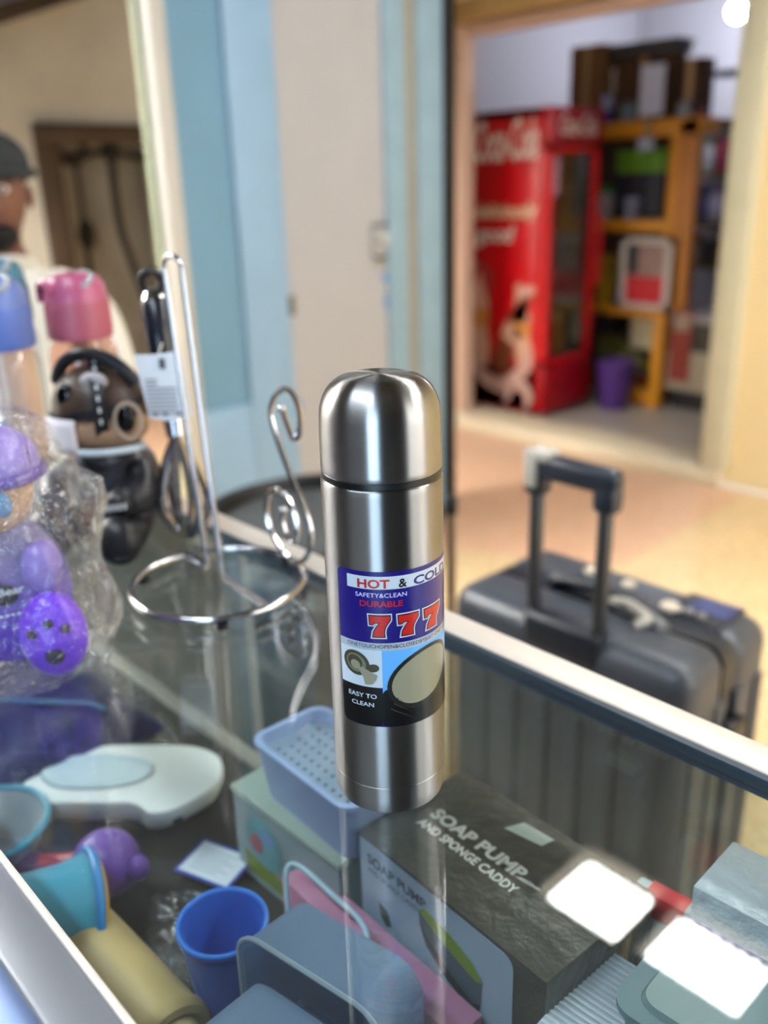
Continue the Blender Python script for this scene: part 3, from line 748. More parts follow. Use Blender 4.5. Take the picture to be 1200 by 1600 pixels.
S7 = [(0, 1), (1, 1), (1, .80), (.86, .62), (.74, .42), (.70, .2), (.72, 0), (.16, 0), (.20, .22), (.32, .42), (.52, .68), (.22, .68), (.16, .60), (.02, .60)]
def seven(p0, p1, z0, z1):
    w, h = p1 - p0, z1 - z0
    T = [(0, 1, 13, ), (0, 1, 11, 12, 13)]
    for sc_, R, mt in ((1.26, ra, L_white), (1.12, rb, L_blk), (1.0, rcc, L_red)):
        pts = []
        n = len(S7)
        area = sum(S7[i][0] * S7[(i + 1) % n][1] - S7[(i + 1) % n][0] * S7[i][1] for i in range(n))
        off = (sc_ - 1) * .42
        for i in range(n):
            a = Vector(S7[i - 1]); b = Vector(S7[i]); c = Vector(S7[(i + 1) % n])
            e1 = (b - a).normalized(); e2 = (c - b).normalized()
            n1 = Vector((-e1.y, e1.x)); n2 = Vector((-e2.y, e2.x)); nn = (n1 + n2)
            nn = nn / max(nn.length_squared / 2, .5)
            if area > 0: nn = -nn
            q = b + nn * off
            pts.append((p0 + q.x * w, z0 + q.y * h))
        bm = bmesh.new(); f = bm.faces.new([bm.verts.new((x, y * 1000, 0)) for x, y in pts])
        bmesh.ops.triangulate(bm, faces=[f]); bm.verts.index_update()
        vs = [(v.co.x, v.co.y / 1000) for v in bm.verts]; fs = [tuple(v.index for v in ff.verts) for ff in bm.faces]; bm.free()
        wrap('print_seven', vs, fs, R, mt, lab)
seven(-15.5, 3.5, .1248, .1378); seven(11.5, 31, .1248, .1375); seven(38.5, 61, .1245, .1373)
wrap_rect('grey_band', -49.2, PR, .1158, .1206, ra, L_grey, lab)
wrap_text('print_one_touch', 'ONETOUCHOPEN&CLOSEDBYJUST ONETOUCH', -39.5, 84, .1166, .1196, rb, L_blk, lab)
wrap_rect('mug_panel', -49.2, -5, .0915, .1158, ra, L_white, lab)
wrap_rect('black_panel', -49.2, -5, .0652, .0915, ra, L_blk, lab, .0038)
wrap_rect('sky_panel', -5, PR, .080, .1158, ra, L_sky, lab)
wrap_rect('black_panel', -5.2, PR, .0652, .0905, rb, L_blk, lab, .0038)
wrap_text('print_easy', 'EASY TO', -41, -11, .0838, .0868, rb, L_white, lab, .015)
wrap_text('print_clean', 'CLEAN', -37.6, -14, .0782, .0810, rb, L_white, lab, .015)
def ell(cx, cz_, a, b, t, n=36):
    t = rad(t); out = []
    for i in range(n):
        u = 2 * pi * i / n; x = a * math.cos(u); y = b * math.sin(u)
        out.append((cx + math.degrees((x * math.cos(t) - y * math.sin(t)) / R0), cz_ + x * math.sin(t) + y * math.cos(t)))
    return out
def wrap_poly(name, pts, R, mat): return wrap(name, pts, [tuple(range(len(pts)))], R, mat, lab)
wrap_poly('cup_body', [(-5, .086), (3, .0935), (12, .0885), (30, .0795), (60, .0795), (PR, .088), (PR, .066), (-5, .066)], rcc, L_blk)
wrap_poly('cup_rim', ell(38, .0951, .0245, .0183, 22), rcc + .00004, Lp('rim', '1c1c16'))
wrap_poly('tea_surface', ell(38, .0955, .0218, .0156, 22), rd, L_tea)
for q in range(3): wrap_poly('cup_thread', [(8 - q * 3, .0850 - q * .0035), (24, .0760 - q * .003), (26, .0752 - q * .003), (8 - q * 3, .0842 - q * .0035)], rd, L_olive)
wrap_poly('mug_outside', ell(-31, .1062, .0088, .0078, -25), rb, L_olive)
wrap_poly('mug_inside', ell(-31, .1063, .0066, .0057, -25), rcc, Lp('mug_grey', '6a6a58'))
wrap_poly('mug_inside', ell(-32, .1067, .0050, .0043, -25), rcc + .00004, L_olive)
wrap_poly('mug_bottom', ell(-31.5, .1052, .0032, .0028, -25), rd, L_tea)
wrap_poly('mug_handle', ell(-13.5, .1042, .0036, .0026, 10, 16), rcc, L_olive)
wrap_poly('cloth', [(-29, .1035), (-24, .1045), (-9.5, .0995), (-11, .0965), (-15, .0935), (-22, .0930), (-23.5, .0975)], rd, L_tea)
tag(fk, 'brushed steel vacuum flask with a navy HOT & COLD 777 label on the glass', 'flask')

# ================================================================== CHROME PAPER ROLL STAND
M_chr = pm('chrome', (.62, .62, .64), .12, 1.0, var=.03)
M_chr = pm('steel_wire', (.46, .46, .48), .16, 1.0, var=.05)
rk = empty('wire_stand', (-.333, .087, 1.0))
rz = .0085
MB().tube(arc((0, 0, rz), .082, 0, 2 * pi, 56)[:-1], .0036, 10, closed=True).build('base_ring', M_chr, rk)
MB().tube([(-.0815, .012, rz), (-.040, .012, rz)], .0035).tube([(0, .007, rz), (.0815, .0, rz)], .0035).build('crossbar', M_chr, rk)
hp_ = [(-.039, .012, rz), (-.045, .011, .12), (-.054, .010, .268), (-.056, .010, .300), (-.048, .010, .3085), (-.036, .010, .3085), (-.026, .010, .302), (-.0245, .010, .28), (-.012, .008, .12), (-.003, .007, rz)]
MB().tube(smoothpath(hp_, 6), .0027, 10).build('upright', M_chr, rk)
def sp(x, z): return (x + .333, .063, z - 1.0)
scr = [(-.297, 1.158), (-.2935, 1.166), (-.2885, 1.158), (-.282, 1.145)]
pts = [sp(-.2975, 1.1725), sp(-.292, 1.160), sp(-.2845, 1.1475), sp(-.276, 1.150), sp(-.271, 1.165), sp(-.274, 1.182), sp(-.288, 1.192), sp(-.304, 1.186), sp(-.315, 1.168), sp(-.310, 1.147),
       sp(-.292, 1.112), sp(-.275, 1.085), sp(-.265, 1.062), sp(-.268, 1.042), sp(-.280, 1.026), sp(-.299, 1.020), sp(-.318, 1.030), sp(-.333, 1.050), sp(-.333, 1.072), sp(-.321, 1.088), sp(-.304, 1.089),
       sp(-.290, 1.074), sp(-.286, 1.055), sp(-.293, 1.041), sp(-.304, 1.045), sp(-.309, 1.060), sp(-.306, 1.071)]
sc_o = MB().tube(smoothpath(pts, 5), .0028, 8).ball(pts[0], .0042).ball(pts[-1], .0042).build('scroll', M_chr, rk)
MB().tube([sp(-.299, 1.020), (.036, .073, rz)], .0034).build('scroll_foot', M_chr, rk)
for fx_, fy_ in ((.07, -.043), (-.07, -.043), (0, .082)): MB().lathe([(.006, 0), (.006, .005)], 10, (fx_, fy_, 0)).build('foot', M_black, rk)
tag(rk, 'chrome wire paper roll stand with a scrolled side arm on the glass', 'stand')

# ================================================================== STEEL WHISK WITH PAPER TAG
wk = empty('steel_whisk', (-.470, .135, 1.0))
def wv(x, y, z): return (x + .470, y - .135, z - 1.0)
top = Vector(wv(-.499, .143, 1.275)); dn = (Vector(wv(-.452, .126, 1.11)) - top).normalized()
def on(t): return top + dn * t
MB().tube([on(.018), on(.022), on(.085), on(.088)], [.013, .0150, .0150, .013], 20).build('grip', pm('dark_grip', '14161f', .25), wk)
MB().tube([on(.010), on(.018), on(.0185)], [.010, .014, .0145], 16).build('end_collar', M_chr, wk)
MB().tube([on(.087), on(.16)], [.0145, .010], 18).build('handle', M_chr, wk)
MB().tube([on(.012) + Vector((.0, 0, 0)) + v for v in arc((0, 0, .012), .011, 0, 2 * pi, 20, (.7, .7, 0), (0, 0, 1))[:-1]], .0045, 8, closed=True).build('hanging_loop', M_black, wk)
for q in range(4):
    a = pi * q / 4
    b0 = on(.155); e = Vector(wv(-.464, .134, 1.006))
    ax = Vector((math.cos(a), math.sin(a), 0)) * .026
    MB().tube(smoothpath([b0, b0.lerp(e, .35) + ax * .7, b0.lerp(e, .72) + ax, e, b0.lerp(e, .72) - ax, b0.lerp(e, .35) - ax * .7, b0], 6), .0042, 8).build('wire', M_chr, wk)
tag(wk, 'steel whisk with a dark grip leaning behind the chrome stand', 'whisk')
tg_ = empty('paper_tag', (-.438, .108, 1.149))
def tv(u, v, d=0): return (.0 + u * .676 + d * .7, u * .737 - d * .7, v)
M_tag = pm('tag_paper', 'c9cdd2', .7, var=.03)
tp = [(-.024, .064), (.0, .064), (.022, .067), (.026, .0), (.0, -.003), (-.016, .0)]
MB().prism([tv(u, v) for u, v in tp], (.0007, -.0007, 0)).build('sheet', M_tag, tg_, smooth=0)
for q in range(9):
    w_ = .03 if q not in (0, 1) else .012
    MB().prism([tv(-.016, .040 - q * .0042, .002), (tv(-.016 + w_, .040 - q * .0042, .002)), tv(-.016 + w_, .0385 - q * .0042, .002), tv(-.016, .0385 - q * .0042, .002)], (.0002, -.0002, 0)).build('print_line', pm('tag_print', '8a8c94', .7), tg_, smooth=0)
for u in (-.012, -.002, .012): MB().prism([tv(u, .003, .002), tv(u + .005, .003, .002), tv(u + .005, .006, .002), tv(u, .006, .002)], (.0002, -.0002, 0)).build('print_mark', pm('tag_print_dark', '50525c', .7), tg_, smooth=0)
MB().prism([tv(.0, .05, .002), tv(.006, .05, .002), tv(.006, .06, .002), tv(.0, .06, .002)], (.0002, -.0002, 0)).build('print_mark', pm('tag_print_dark', '50525c', .7), tg_, smooth=0)
MB().tube([(0, 0, .064), (-.012, .012, .072)], .0008, 5).build('string', M_whitepost, tg_)
tag(tg_, 'white printed paper tag hanging on the steel whisk', 'tag')

# ================================================================== BEAR SHAPED BOTTLES
M_bblk = pm('bear_black', '15151a', .42, var=.2); M_bgry = pm('bear_grey_black', '2c2e36', .35, var=.2)
M_bbr = pm('bear_brown', '3f2f26', .4, var=.15); M_bskin = pm('bear_tan', '9d7f66', .45)
bb = empty('bear_bottle', (-.532, .088, 1.0), AZ + rad(90) - rad(16))   # local -Y looks to the camera
MB().ball((0, .005, .062), .052, .045, .060).build('body', M_bgry, bb)
hd_ = MB().ball((-.004, 0, .150), .052, .046, .046).build('head', M_bbr, bb)
MB().ball((.0, -.006, .133), .050, .043, .030).build('lower_face', M_bskin, hd_)
for sx, sz in ((-.020, .166), (.042, .146)):
    MB().ball((sx, -.040 + abs(sx) * .25, sz), .0115, .007, .0155).build('eye_patch', pm('gloss_black', '050506', .12), hd_)
MB().tube(arc((.046, -.030, .143), .015, 0, 2 * pi, 20, (.8, .4, 0), (0, 0, 1.25))[:-1], .0022, 6, closed=True).build('eye_ring', pm('bear_beige', 'a89684', .5), hd_)
mk = MB(); vs = []; fs = []
for j in range(5):
    for i in range(7):
        a = rad(-47 + 8 * i); z = .110 + .0092 * j
        vs.append((.056 * math.sin(a) - .004, -.051 * math.cos(a), z))
for j in range(4):
    for i in range(6): fs.append((j * 7 + i, j * 7 + i + 1, j * 7 + i + 8, j * 7 + i + 7))
mo = mk.add(vs, fs).build('mask', pm('mask_white', 'cfc8cc', .6), hd_)
sm_ = mo.modifiers.new('thickness', 'SOLIDIFY'); sm_.thickness = .003; sm_.offset = 1
def band(c, r, ax, ay, a0, a1, w, name, mat, par, t=.002):
    P = arc(c, r, a0, a1, 26, ax, ay); nrm = Vector(ax).cross(Vector(ay)).normalized()
    m = MB(); vs = []; fs = []
    for p in P:
        o = (p - Vector(c)).normalized()
        vs += [p - nrm * w, p + nrm * w, p + nrm * w + o * t, p - nrm * w + o * t]
    for i in range(len(P) - 1):
        for k_ in range(4): fs.append((4 * i + k_, 4 * i + (k_ + 1) % 4, 4 * i + 4 + (k_ + 1) % 4, 4 * i + 4 + k_))
    return m.add(vs, fs).build(name, mat, par)
s1 = band((-.004, 0, .150), .0545, (.50, -.80, 0), (0, 0, .9), rad(-60), rad(240), .007, 'strap', M_bblk, hd_, .003)
s2 = band((-.004, 0, .150), .0535, (.98, 0, .18), (0, -.9, 0), rad(-10), rad(370), .004, 'strap', M_bblk, hd_, .003)
MB().tube(arc((-.004, .002, .160), .050, rad(20), rad(160), 16, (1, 0, 0), (0, -.25, .95)), .007, 8).build('hood_edge', M_bblk, hd_)
MB().tube(arc((.0, -.002, .112), .050, rad(180), rad(350), 18, (1, 0, 0), (0, .95, 0)), .004, 8).build('collar_cord', pm('cord_white', 'b6c4cc', .5), bb)
M_wt = pm('white_lettering', 'c4c8cc', .5)
def dashes(par, pts, w, mat, name):
    for p, t, n_ in pts:
        p = Vector(p); t = Vector(t).normalized(); n_ = Vector(n_).normalized(); b_ = n_.cross(t)
        MB().prism([p - t * w - b_ * w * .5, p + t * w - b_ * w * .5, p + t * w + b_ * w * .5, p - t * w + b_ * w * .5], n_ * .0006).build(name, mat, par, smooth=0)
dl = []
for q in range(7):
    a = rad(-5 + q * 13); o = Vector((.50 * math.cos(a), -.80 * math.cos(a), .9 * math.sin(a)))
    tt = Vector((-.50 * math.sin(a), .80 * math.sin(a), .9 * math.cos(a)))
    dl.append((Vector((-.004, 0, .150)) + o * .0577, tt, o))
dashes(s1, dl, .0026, M_wt, 'lettering')
MB().ball((.012, -.03, .183), .016, .006, .010).build('bow', pm('bow_grey', '9a9698', .5), hd_)
for sx in (-1, 1):
    MB().tube(smoothpath([(sx * .040, -.01, .085), (sx * .052, -.030, .070), (sx * .040, -.052, .062)], 5), [.016] * 5 + [.017] * 5 + [.015], 12).ball((sx * .040, -.053, .062), .0155).build('arm', M_bgry if sx < 0 else M_bblk, bb)
    MB().tube(smoothpath([(sx * .022, -.005, .026), (sx * .036, -.045, .024), (sx * .040, -.068, .025)], 5), .022, 14).ball((sx * .041, -.070, .0265), .0255, .02, .0265).build('leg', M_bblk, bb)
dashes(bb, [((.030 + q * .006, -.0695, .060 + q * .0012), (0, .1, 1), (.1, -1, 0)) for q in range(5)], .003, M_wt, 'lettering')
tag(bb, 'black and brown bear shaped bottle wearing a white mask', 'bottle')

def grad_plastic(name, c0, c1, z0, z1, dens):
    m = clear_plastic(name, c1, dens, .18)
    N, L = m.node_tree.nodes, m.node_tree.links
    tc = N.new('ShaderNodeTexCoord'); sx = N.new('ShaderNodeSeparateXYZ'); L.new(tc.outputs['Object'], sx.inputs[0])
    mr = N.new('ShaderNodeMapRange'); mr.inputs[1].default_value = z0; mr.inputs[2].default_value = z1; L.new(sx.outputs[2], mr.inputs[0])
    mx = N.new('ShaderNodeMix'); mx.data_type = 'RGBA'; mx.inputs[6].default_value = c4(hx(c0)); mx.inputs[7].default_value = c4(hx(c1)); L.new(mr.outputs[0], mx.inputs[0])
    for n_ in N:
        if n_.bl_idname == 'ShaderNodeBsdfPrincipled': L.new(mx.outputs[2], n_.inputs['Base Color'])
        if n_.bl_idname == 'ShaderNodeBsdfTranslucent': L.new(mx.outputs[2], n_.inputs['Color'])
    return m
M_pur = grad_plastic('violet_bottle_plastic', '5a22c8', '9a94b4', .04, .105, .8)
M_purd = pm('violet_paw', '6a2fd0', .3, var=.08); M_lil = pm('lilac_plastic', '8a78c0', .3)
pb = empty('bear_bottle', (-.338, -.108, 1.0), AZ + rad(90) + rad(10))
MB().ball((0, 0, .066), .052, .042, .064).build('body', M_pur, pb)
h2 = MB().ball((-.004, -.004, .150), .040, .036, .036).build('head', pm('bear_face_tan', 'b39272', .5), pb)
MB().ball((.0, 0, .172), .043, .039, .030).build('hat', M_lil, h2)
MB().tube(arc((0, 0, .163), .042, 0, 2 * pi, 30, (1, 0, 0), (0, .9, 0))[:-1], .005, 8, closed=True).build('hat_brim', pm('hat_violet', '5c4390', .4), h2)
for sx in (-.016, .018): MB().ball((sx, -.036, .148), .008, .005, .010).build('eye', pm('eye_blue', '5d83a6', .2), h2)
MB().ball((.0, -.038, .134), .012, .008, .008).build('muzzle', pm('muzzle_cream', 'cbb59a', .5), h2)
for sx in (-1, 1):
    MB().ball((sx * .036, -.024, .092), .016, .018, .022).build('arm', M_lil, pb)
    lg = MB().ball((sx * .040, -.040, .040), .026, .020, .036).build('leg', M_purd, pb)
    pad = pm('paw_black', '1a1230', .5)
    for (dx, dz, r_) in ((.002, -.010, .0075), (-.012, .010, .004), (.001, .017, .004), (.013, .012, .004)):
        MB().ball((sx * .040 + dx, -.0595 + abs(dz) * .12, .040 + dz), r_, .0025, r_).build('paw_pad', pad, lg)
bw = MB().ball((.010, -.0425, .078), .010, .003, .009).ball((-.006, -.0425, .078), .010, .003, .009).ball((.002, -.043, .087), .007, .003, .008).build('emblem', pm('emblem_black', '14101c', .4), pb)
flat_text('lettering', 'My Bear', .036, .008, (-.010, -.0466, .074), (1, .05, .14), (0, 0, 1), M_wt, pb, .02, .0, .0)
dashes(pb, [((-.004 + q * .0045, -.0445, .060 + q * .0006), (1, 0, .1), (0, -1, 0)) for q in range(7)], .0014, M_wt, 'lettering')
tag(pb, 'violet bear shaped bottle inside a crumpled clear bag', 'bottle')
# the clear bag
def crumple(name, prof, n, c, mat, amp, seed, sx=1, sy=1, parent=None, M=None):
    r = random.Random(seed); m = MB(); vs = []; fs = []
    ph = [(r.uniform(2, 9), r.uniform(0, 6.28), r.uniform(20, 70)) for _ in range(7)]
    for k_, (rr, z) in enumerate(prof):
        for j in range(n):
            a = 2 * pi * j / n
            d = sum(math.sin(round(f_) * a + p_ + z * q_) for f_, p_, q_ in ph) / 7 * amp + r.uniform(-1, 1) * amp * .25
            R = max(rr + d * min(1, rr * 40), .001)
            vs.append((R * math.cos(a) * sx, R * math.sin(a) * sy, z + r.uniform(-1, 1) * amp * .2 * (k_ > 0)))
    for k_ in range(len(prof) - 1):
        for j in range(n):
            a, b, c_, d_ = k_ * n + j, k_ * n + (j + 1) % n, (k_ + 1) * n + (j + 1) % n, (k_ + 1) * n + j
            fs += [(a, b, c_), (a, c_, d_)]
    fs.append(tuple(range(n - 1, -1, -1)))
    return m.add(vs, fs).build(name, mat, parent, c, smooth=24)
M_film = glass_mat('clear_film', (.95, .95, .95), 1.55, .12, dust=.10, dustcol=(.62, .58, .60), bump=.6, bscale=70)
prof = [(.070, .002), (.078, .02)] + [(.080 + .006 * math.sin(k * .9), .02 + k * .0125) for k in range(1, 11)] + [(.066, .158), (.056, .172), (.05, .184), (.044, .196), (.036, .206), (.02, .212)]
bag = crumple('plastic_bag', prof, 44, (-.335, -.098, 1.0005), M_film, .009, 3, 1.0, .88)
tag(bag, 'crumpled clear plastic bag around the violet bear bottle', 'bag')

# ================================================================== DRINKING BOTTLES WITH COLOURED LIDS
M_clr = glass_mat('clear_bottle_plastic', (.90, .93, .93), 1.5, .03, dust=.06, dustcol=(.6, .65, .65))
M_clrp = glass_mat('pink_bottle_plastic', (.93, .72, .64), 1.5, .03, dust=.16, dustcol=(.72, .45, .38))
def lid_bottle(loc, r, hz, lidcol, lidcol2, bodymat, label, deco=None, rot=0):
    e = empty('water_bottle', loc, rot)
    nb = hz - .075
    MB().lathe([(r * .86, .002), (r * .97, .006), (r, .014), (r, nb - .02), (r * .93, nb - .008), (r * .78, nb), (r * .78, nb + .01)], 40).build('body', bodymat, e)
    lid = MB().lathe([(r * .84, nb), (r * .93, nb + .002), (r * .95, nb + .008), (r * .93, nb + .04), (r * .90, nb + .046), (r * .86, nb + .05)], 40).build('lid', pm('lid_' + lidcol, lidcol, .45, var=.05), e)
    mb = MB().lathe([(r * .90, nb + .046), (r * .86, nb + .062), (r * .70, nb + .073), (r * .4, nb + .077), (0, nb + .078)], 40)
    mb.build('lid_cap', pm('lidcap_' + lidcol2, lidcol2, .3, var=.05), lid)
    MB().tube(smoothpath([(-r * .55, -r * .78, nb + .045), (-r * .5, -r * .8, nb + .06), (-r * .1, -r * .85, nb + .066), (r * .4, -r * .78, nb + .058)], 5), .006, 8).build('clasp', pm('clasp_clear_' + lidcol, lidcol2, .2), lid)
    MB().tube(arc((0, 0, nb + .066), r * .8, rad(-20), rad(200), 20, (1, 0, 0), (0, .5, .3)), .0035, 6).build('carry_loop', pm('loop_grey', '8f9498', .3), lid)
    if deco: deco(e, r, nb)
    return tag(e, label, 'bottle')
def decoA(e, r, nb):
    M_d = pm('bottle_print_blue', '3a9cc8', .4); M_d2 = pm('bottle_print_white', 'bfe0ea', .4)
    def cyl_poly(name, a0, z0, pts, mt, rr):
        MB().poly([(rr * math.cos(a0 + u / r), rr * math.sin(a0 + u / r), z0 + v) for u, v in pts]).build(name, mt, e, smooth=0)
    a = rad(-52)
    sq = lambda s, t: [(s * math.cos(t + q * pi / 4) * (1 + .25 * (q % 2)), s * math.sin(t + q * pi / 4) * (1 + .25 * (q % 2))) for q in range(8)]
    cyl_poly('print_patch', a - .25, .10, sq(.012, .2), M_d, r + .0010); cyl_poly('print_patch', a + .25, .115, sq(.012, .6), M_d, r + .0010)
    for q in range(3): cyl_poly('print_stripe', a - .25, .096 + q * .005, [(-.006, 0), (.006, .002), (.006, .004), (-.006, .002)], M_d2, r + .0018)
    cyl_poly('print_patch', a + .02, .135, [(-.004, -.003), (.004, -.003), (.004, .003), (-.004, .003)], pm('print_crimson', '8c2440', .4), r + .001)
lid_bottle((-.670, .040, 1.0), .042, .278, '4f66a8', '5a6ea8', M_clr, 'clear bottle with a periwinkle blue lid at the left edge', decoA)
lid_bottle((-.700, .150, 1.0), .041, .272, '96485a', 'a0506e', M_clrp, 'pink tinted bottle with a rose pink lid behind the bear')
lid_bottle((-.80, .095, 1.0), .040, .288, '2c5468', '3a6c80', M_clr, 'clear bottle with a teal lid between the blue and pink lids')
pc = empty('peach_pot', (-.93, .145, 1.0))
MB().lathe([(.030, 0), (.034, .01), (.034, .22), (.03, .228)], 24).build('body', pm('peach_body', 'd8a890', .5), pc)
MB().lathe([(.031, .228), (.031, .25), (.024, .275), (.0, .285)], 24).build('cap', pm('peach_cap', 'e8a07c', .5), pc)
tag(pc, 'peach coloured pot between the lidded bottles', 'pot')

# ================================================================== GOODS INSIDE THE COUNTER
def rot_e(name, x, y, z, a=0): return empty(name, (x, y, z), a)
# soap pump box
sb = rot_e('soap_pump_box', .0215, .085, ZS, rad(-3.0))
L2, W2, Hh = .094, .057, .125
M_bt = pm('box_dark_film', '403e37', .28, var=.25, scale=40, bump=.3, bscale=70, coat=.5)
MB().box(-L2, L2, -W2, W2, 0, Hh, bev=.0012).build('carton', M_bt, sb)
pts = []
for (cx, cz_, a0) in ((.058, Hh - .012, 0), (-L2 + .004, Hh - .005, 90), (-L2 + .004, .008, 180), (.058, .012, 270)):
    for i in range(5):
        a = rad(a0 + 22.5 * i); rr_ = .009 if cx > 0 else .002
        pts.append((cx + rr_ * math.cos(a), -W2 - .0004, cz_ + rr_ * math.sin(a)))
MB().prism(pts, (0, -.0003, 0)).build('front_panel', pm('box_front_print', '93a6ba', .35, var=.05), sb, smooth=0)
M_txt = pm('box_white_print', 'd9d6d0', .4); M_txd = pm('box_dark_print', '3c4a5c', .4)
flat_text('lettering', 'SOAP PUMP', .094, .0125, (-.070, -.005, Hh), (1, 0, 0), (0, 1, 0), M_txt, sb, .04, 0, .0006)
flat_text('lettering', 'AND SPONGE CADDY', .100, .0085, (-.070, -.0185, Hh), (1, 0, 0), (0, 1, 0), M_txt, sb, .02, 0, .0006)
flat_text('lettering', 'SOAP PUMP', .066, .0095, (-.082, -W2 - .0008, Hh - .022), (1, 0, 0), (0, 0, 1), M_txd, sb, .03, 0, .0004)
flat_text('lettering', 'AND SPONGE CADDY', .060, .0050, (-.082, -W2 - .0008, Hh - .030), (1, 0, 0), (0, 0, 1), M_txd, sb, .0, 0, .0004)
def fpoly(par, name, pts_, y, mat): return MB().prism([(x, y, z) for x, z in pts_], (0, -.0003, 0)).build(name, mat, par, smooth=0)
yy = -W2 - .0009
fpoly(sb, 'caddy_print', [(-.024, .099), (-.012, .092), (.012, .083), (.034, .077), (.040, .080), (.039, .060), (.032, .056), (.010, .064), (-.014, .078), (-.023, .088)], yy, pm('caddy_print', '37525f', .35))
fpoly(sb, 'sponge_print', [(-.024, .099), (-.018, .104), (.006, .101), (.030, .092), (.041, .081), (.034, .078), (.012, .084), (-.012, .093)], yy - .0004, pm('sponge_print', '6d8a22', .5))
fpoly(sb, 'caddy_shadow_print', [(-.023, .088), (-.014, .078), (.010, .064), (.032, .056), (.039, .060), (.038, .054), (.030, .048), (.006, .056), (-.016, .071)], yy - .0004, pm('caddy_shadow', '1c2c2c', .4))
fpoly(sb, 'caddy_print', [(-.070, .072), (-.060, .070), (-.056, .058), (-.062, .054), (-.068, .060)], yy, pm('caddy_dark', '2c4438', .4))
MB().prism([(-.02, .028, Hh + .0003), (.012, .034, Hh + .0003), (.014, .046, Hh + .0003), (-.014, .044, Hh + .0003)], (0, 0, .0003)).build('sticker', pm('box_sticker', 'b8c0b4', .3, var=.2, scale=80), sb, smooth=0)
tag(sb, 'dark SOAP PUMP AND SPONGE CADDY box under the glass', 'box')

# clear storage box with the perforated basket on it
M_cb = clear_plastic('frosted_box_plastic', 'bccad0', .42, .25)
cb = rot_e('clear_box', -.160, .058, ZS, rad(1))
cw, cd, ch = .072, .038, .092
MB().box(-cw, cw, -cd, -cd + .002, 0, ch - .006).box(-cw, cw, cd - .002, cd, 0, ch - .006).box(-cw, -cw + .002, -cd, cd, 0, ch - .006).box(cw - .002, cw, -cd, cd, 0, ch - .006).box(-cw, cw, -cd, cd, 0, .002).build('body', M_cb, cb, smooth=0)
MB().box(-cw - .002, cw + .002, -cd - .002, cd + .002, ch - .006, ch, bev=.002).build('lid', clear_plastic('frosted_lid', 'b9c6bd', .7, .3), cb)
def disc_print(par, name, cx, cz_, rx, rz_, y, mat, n=20): return MB().prism([(cx + rx * math.cos(2 * pi * i / n), y, cz_ + rz_ * math.sin(2 * pi * i / n)) for i in range(n)], (0, -.0003, 0)).build(name, mat, par, smooth=0)
disc_print(cb, 'picture_print', -.030, .050, .026, .026, -cd - .0004, pm('box_picture_teal', '5c8f9a', .5, var=.5, scale=50))
disc_print(cb, 'picture_print', -.040, .046, .009, .010, -cd - .0009, pm('box_picture_red', '96525c', .5, var=.3, scale=60))
disc_print(cb, 'picture_print', -.024, .060, .010, .008, -cd - .0009, pm('box_picture_blue', '6a8ab8', .5, var=.3, scale=60))
MB().prism([(-.06, -cd - .0004, .008), (.0, -cd - .0004, .008), (.0, -cd - .0004, .022), (-.06, -cd - .0004, .030)], (0, -.0003, 0)).build('picture_print', pm('box_picture_green', '6a7a30', .5, var=.5, scale=40), cb, smooth=0)
tag(cb, 'clear frosted storage box under the grey basket', 'box')
M_bk = pm('basket_lilac_plastic', '8fa0c6', .42, var=.05); M_bk2 = pm('basket_grey_plastic', '7f8ea2', .45, var=.05)
bk = rot_e('perforated_basket', -.140, .063, ZS + ch + .0005, rad(-2))
def rrect(w, d, r, z, n=6):
    out = []
    for (cx, cy, a0) in ((w - r, d - r, 0), (-w + r, d - r, 90), (-w + r, -d + r, 180), (w - r, -d + r, 270)):
        for i in range(n + 1):
            a = rad(a0 + 90 * i / n); out.append((cx + r * math.cos(a), cy + r * math.sin(a), z))
    return out
def loft(loops, close0=True, close1=True):
    n = len(loops[0]); m = MB(); vs = [p for l in loops for p in l]; fs = []
    for k_ in range(len(loops) - 1):
        for j in range(n): fs.append((k_ * n + j, k_ * n + (j + 1) % n, (k_ + 1) * n + (j + 1) % n, (k_ + 1) * n + j))
    if close0: fs.append(tuple(range(n - 1, -1, -1)))
    if close1: fs.append(tuple((len(loops) - 1) * n + j for j in range(n)))
    return m.add(vs, fs)
bw_, bd_ = .066, .038
loft([rrect(bw_ - .006, bd_ - .006, .012, 0), rrect(bw_, bd_, .014, .050), rrect(bw_ + .002, bd_ + .002, .015, .052), rrect(bw_ + .002, bd_ + .002, .015, .056), rrect(bw_ - .003, bd_ - .003, .012, .056), rrect(bw_ - .005, bd_ - .005, .012, .044)], True, False).build('body', M_bk, bk)
tp_ = loft([rrect(bw_ - .004, bd_ - .004, .012, .0425), rrect(bw_ - .004, bd_ - .004, .012, .0455)]).build('tray', M_bk2, bk)
hole = None
for iy in range(5):
    for ix in range(11):
        x = -.048 + ix * .0095 + (iy % 2) * .0045; y = -.022 + iy * .011
        if hole is None:
            hole = MB().lathe([(.0017, 0), (.0017, .0004)], 10, (0, 0, 0)).build('drain_hole', pm('hole_dark', '4a5664', .7), tp_)
        else:
            h_ = hole.copy(); COL.objects.link(h_); h_.parent = tp_
        if ix == 0 and iy == 0: pass
        (hole if (ix == 0 and iy == 0) else h_).location = (x, y, .0455)
tag(bk, 'lilac grey perforated plastic basket sitting on the clear box', 'basket')

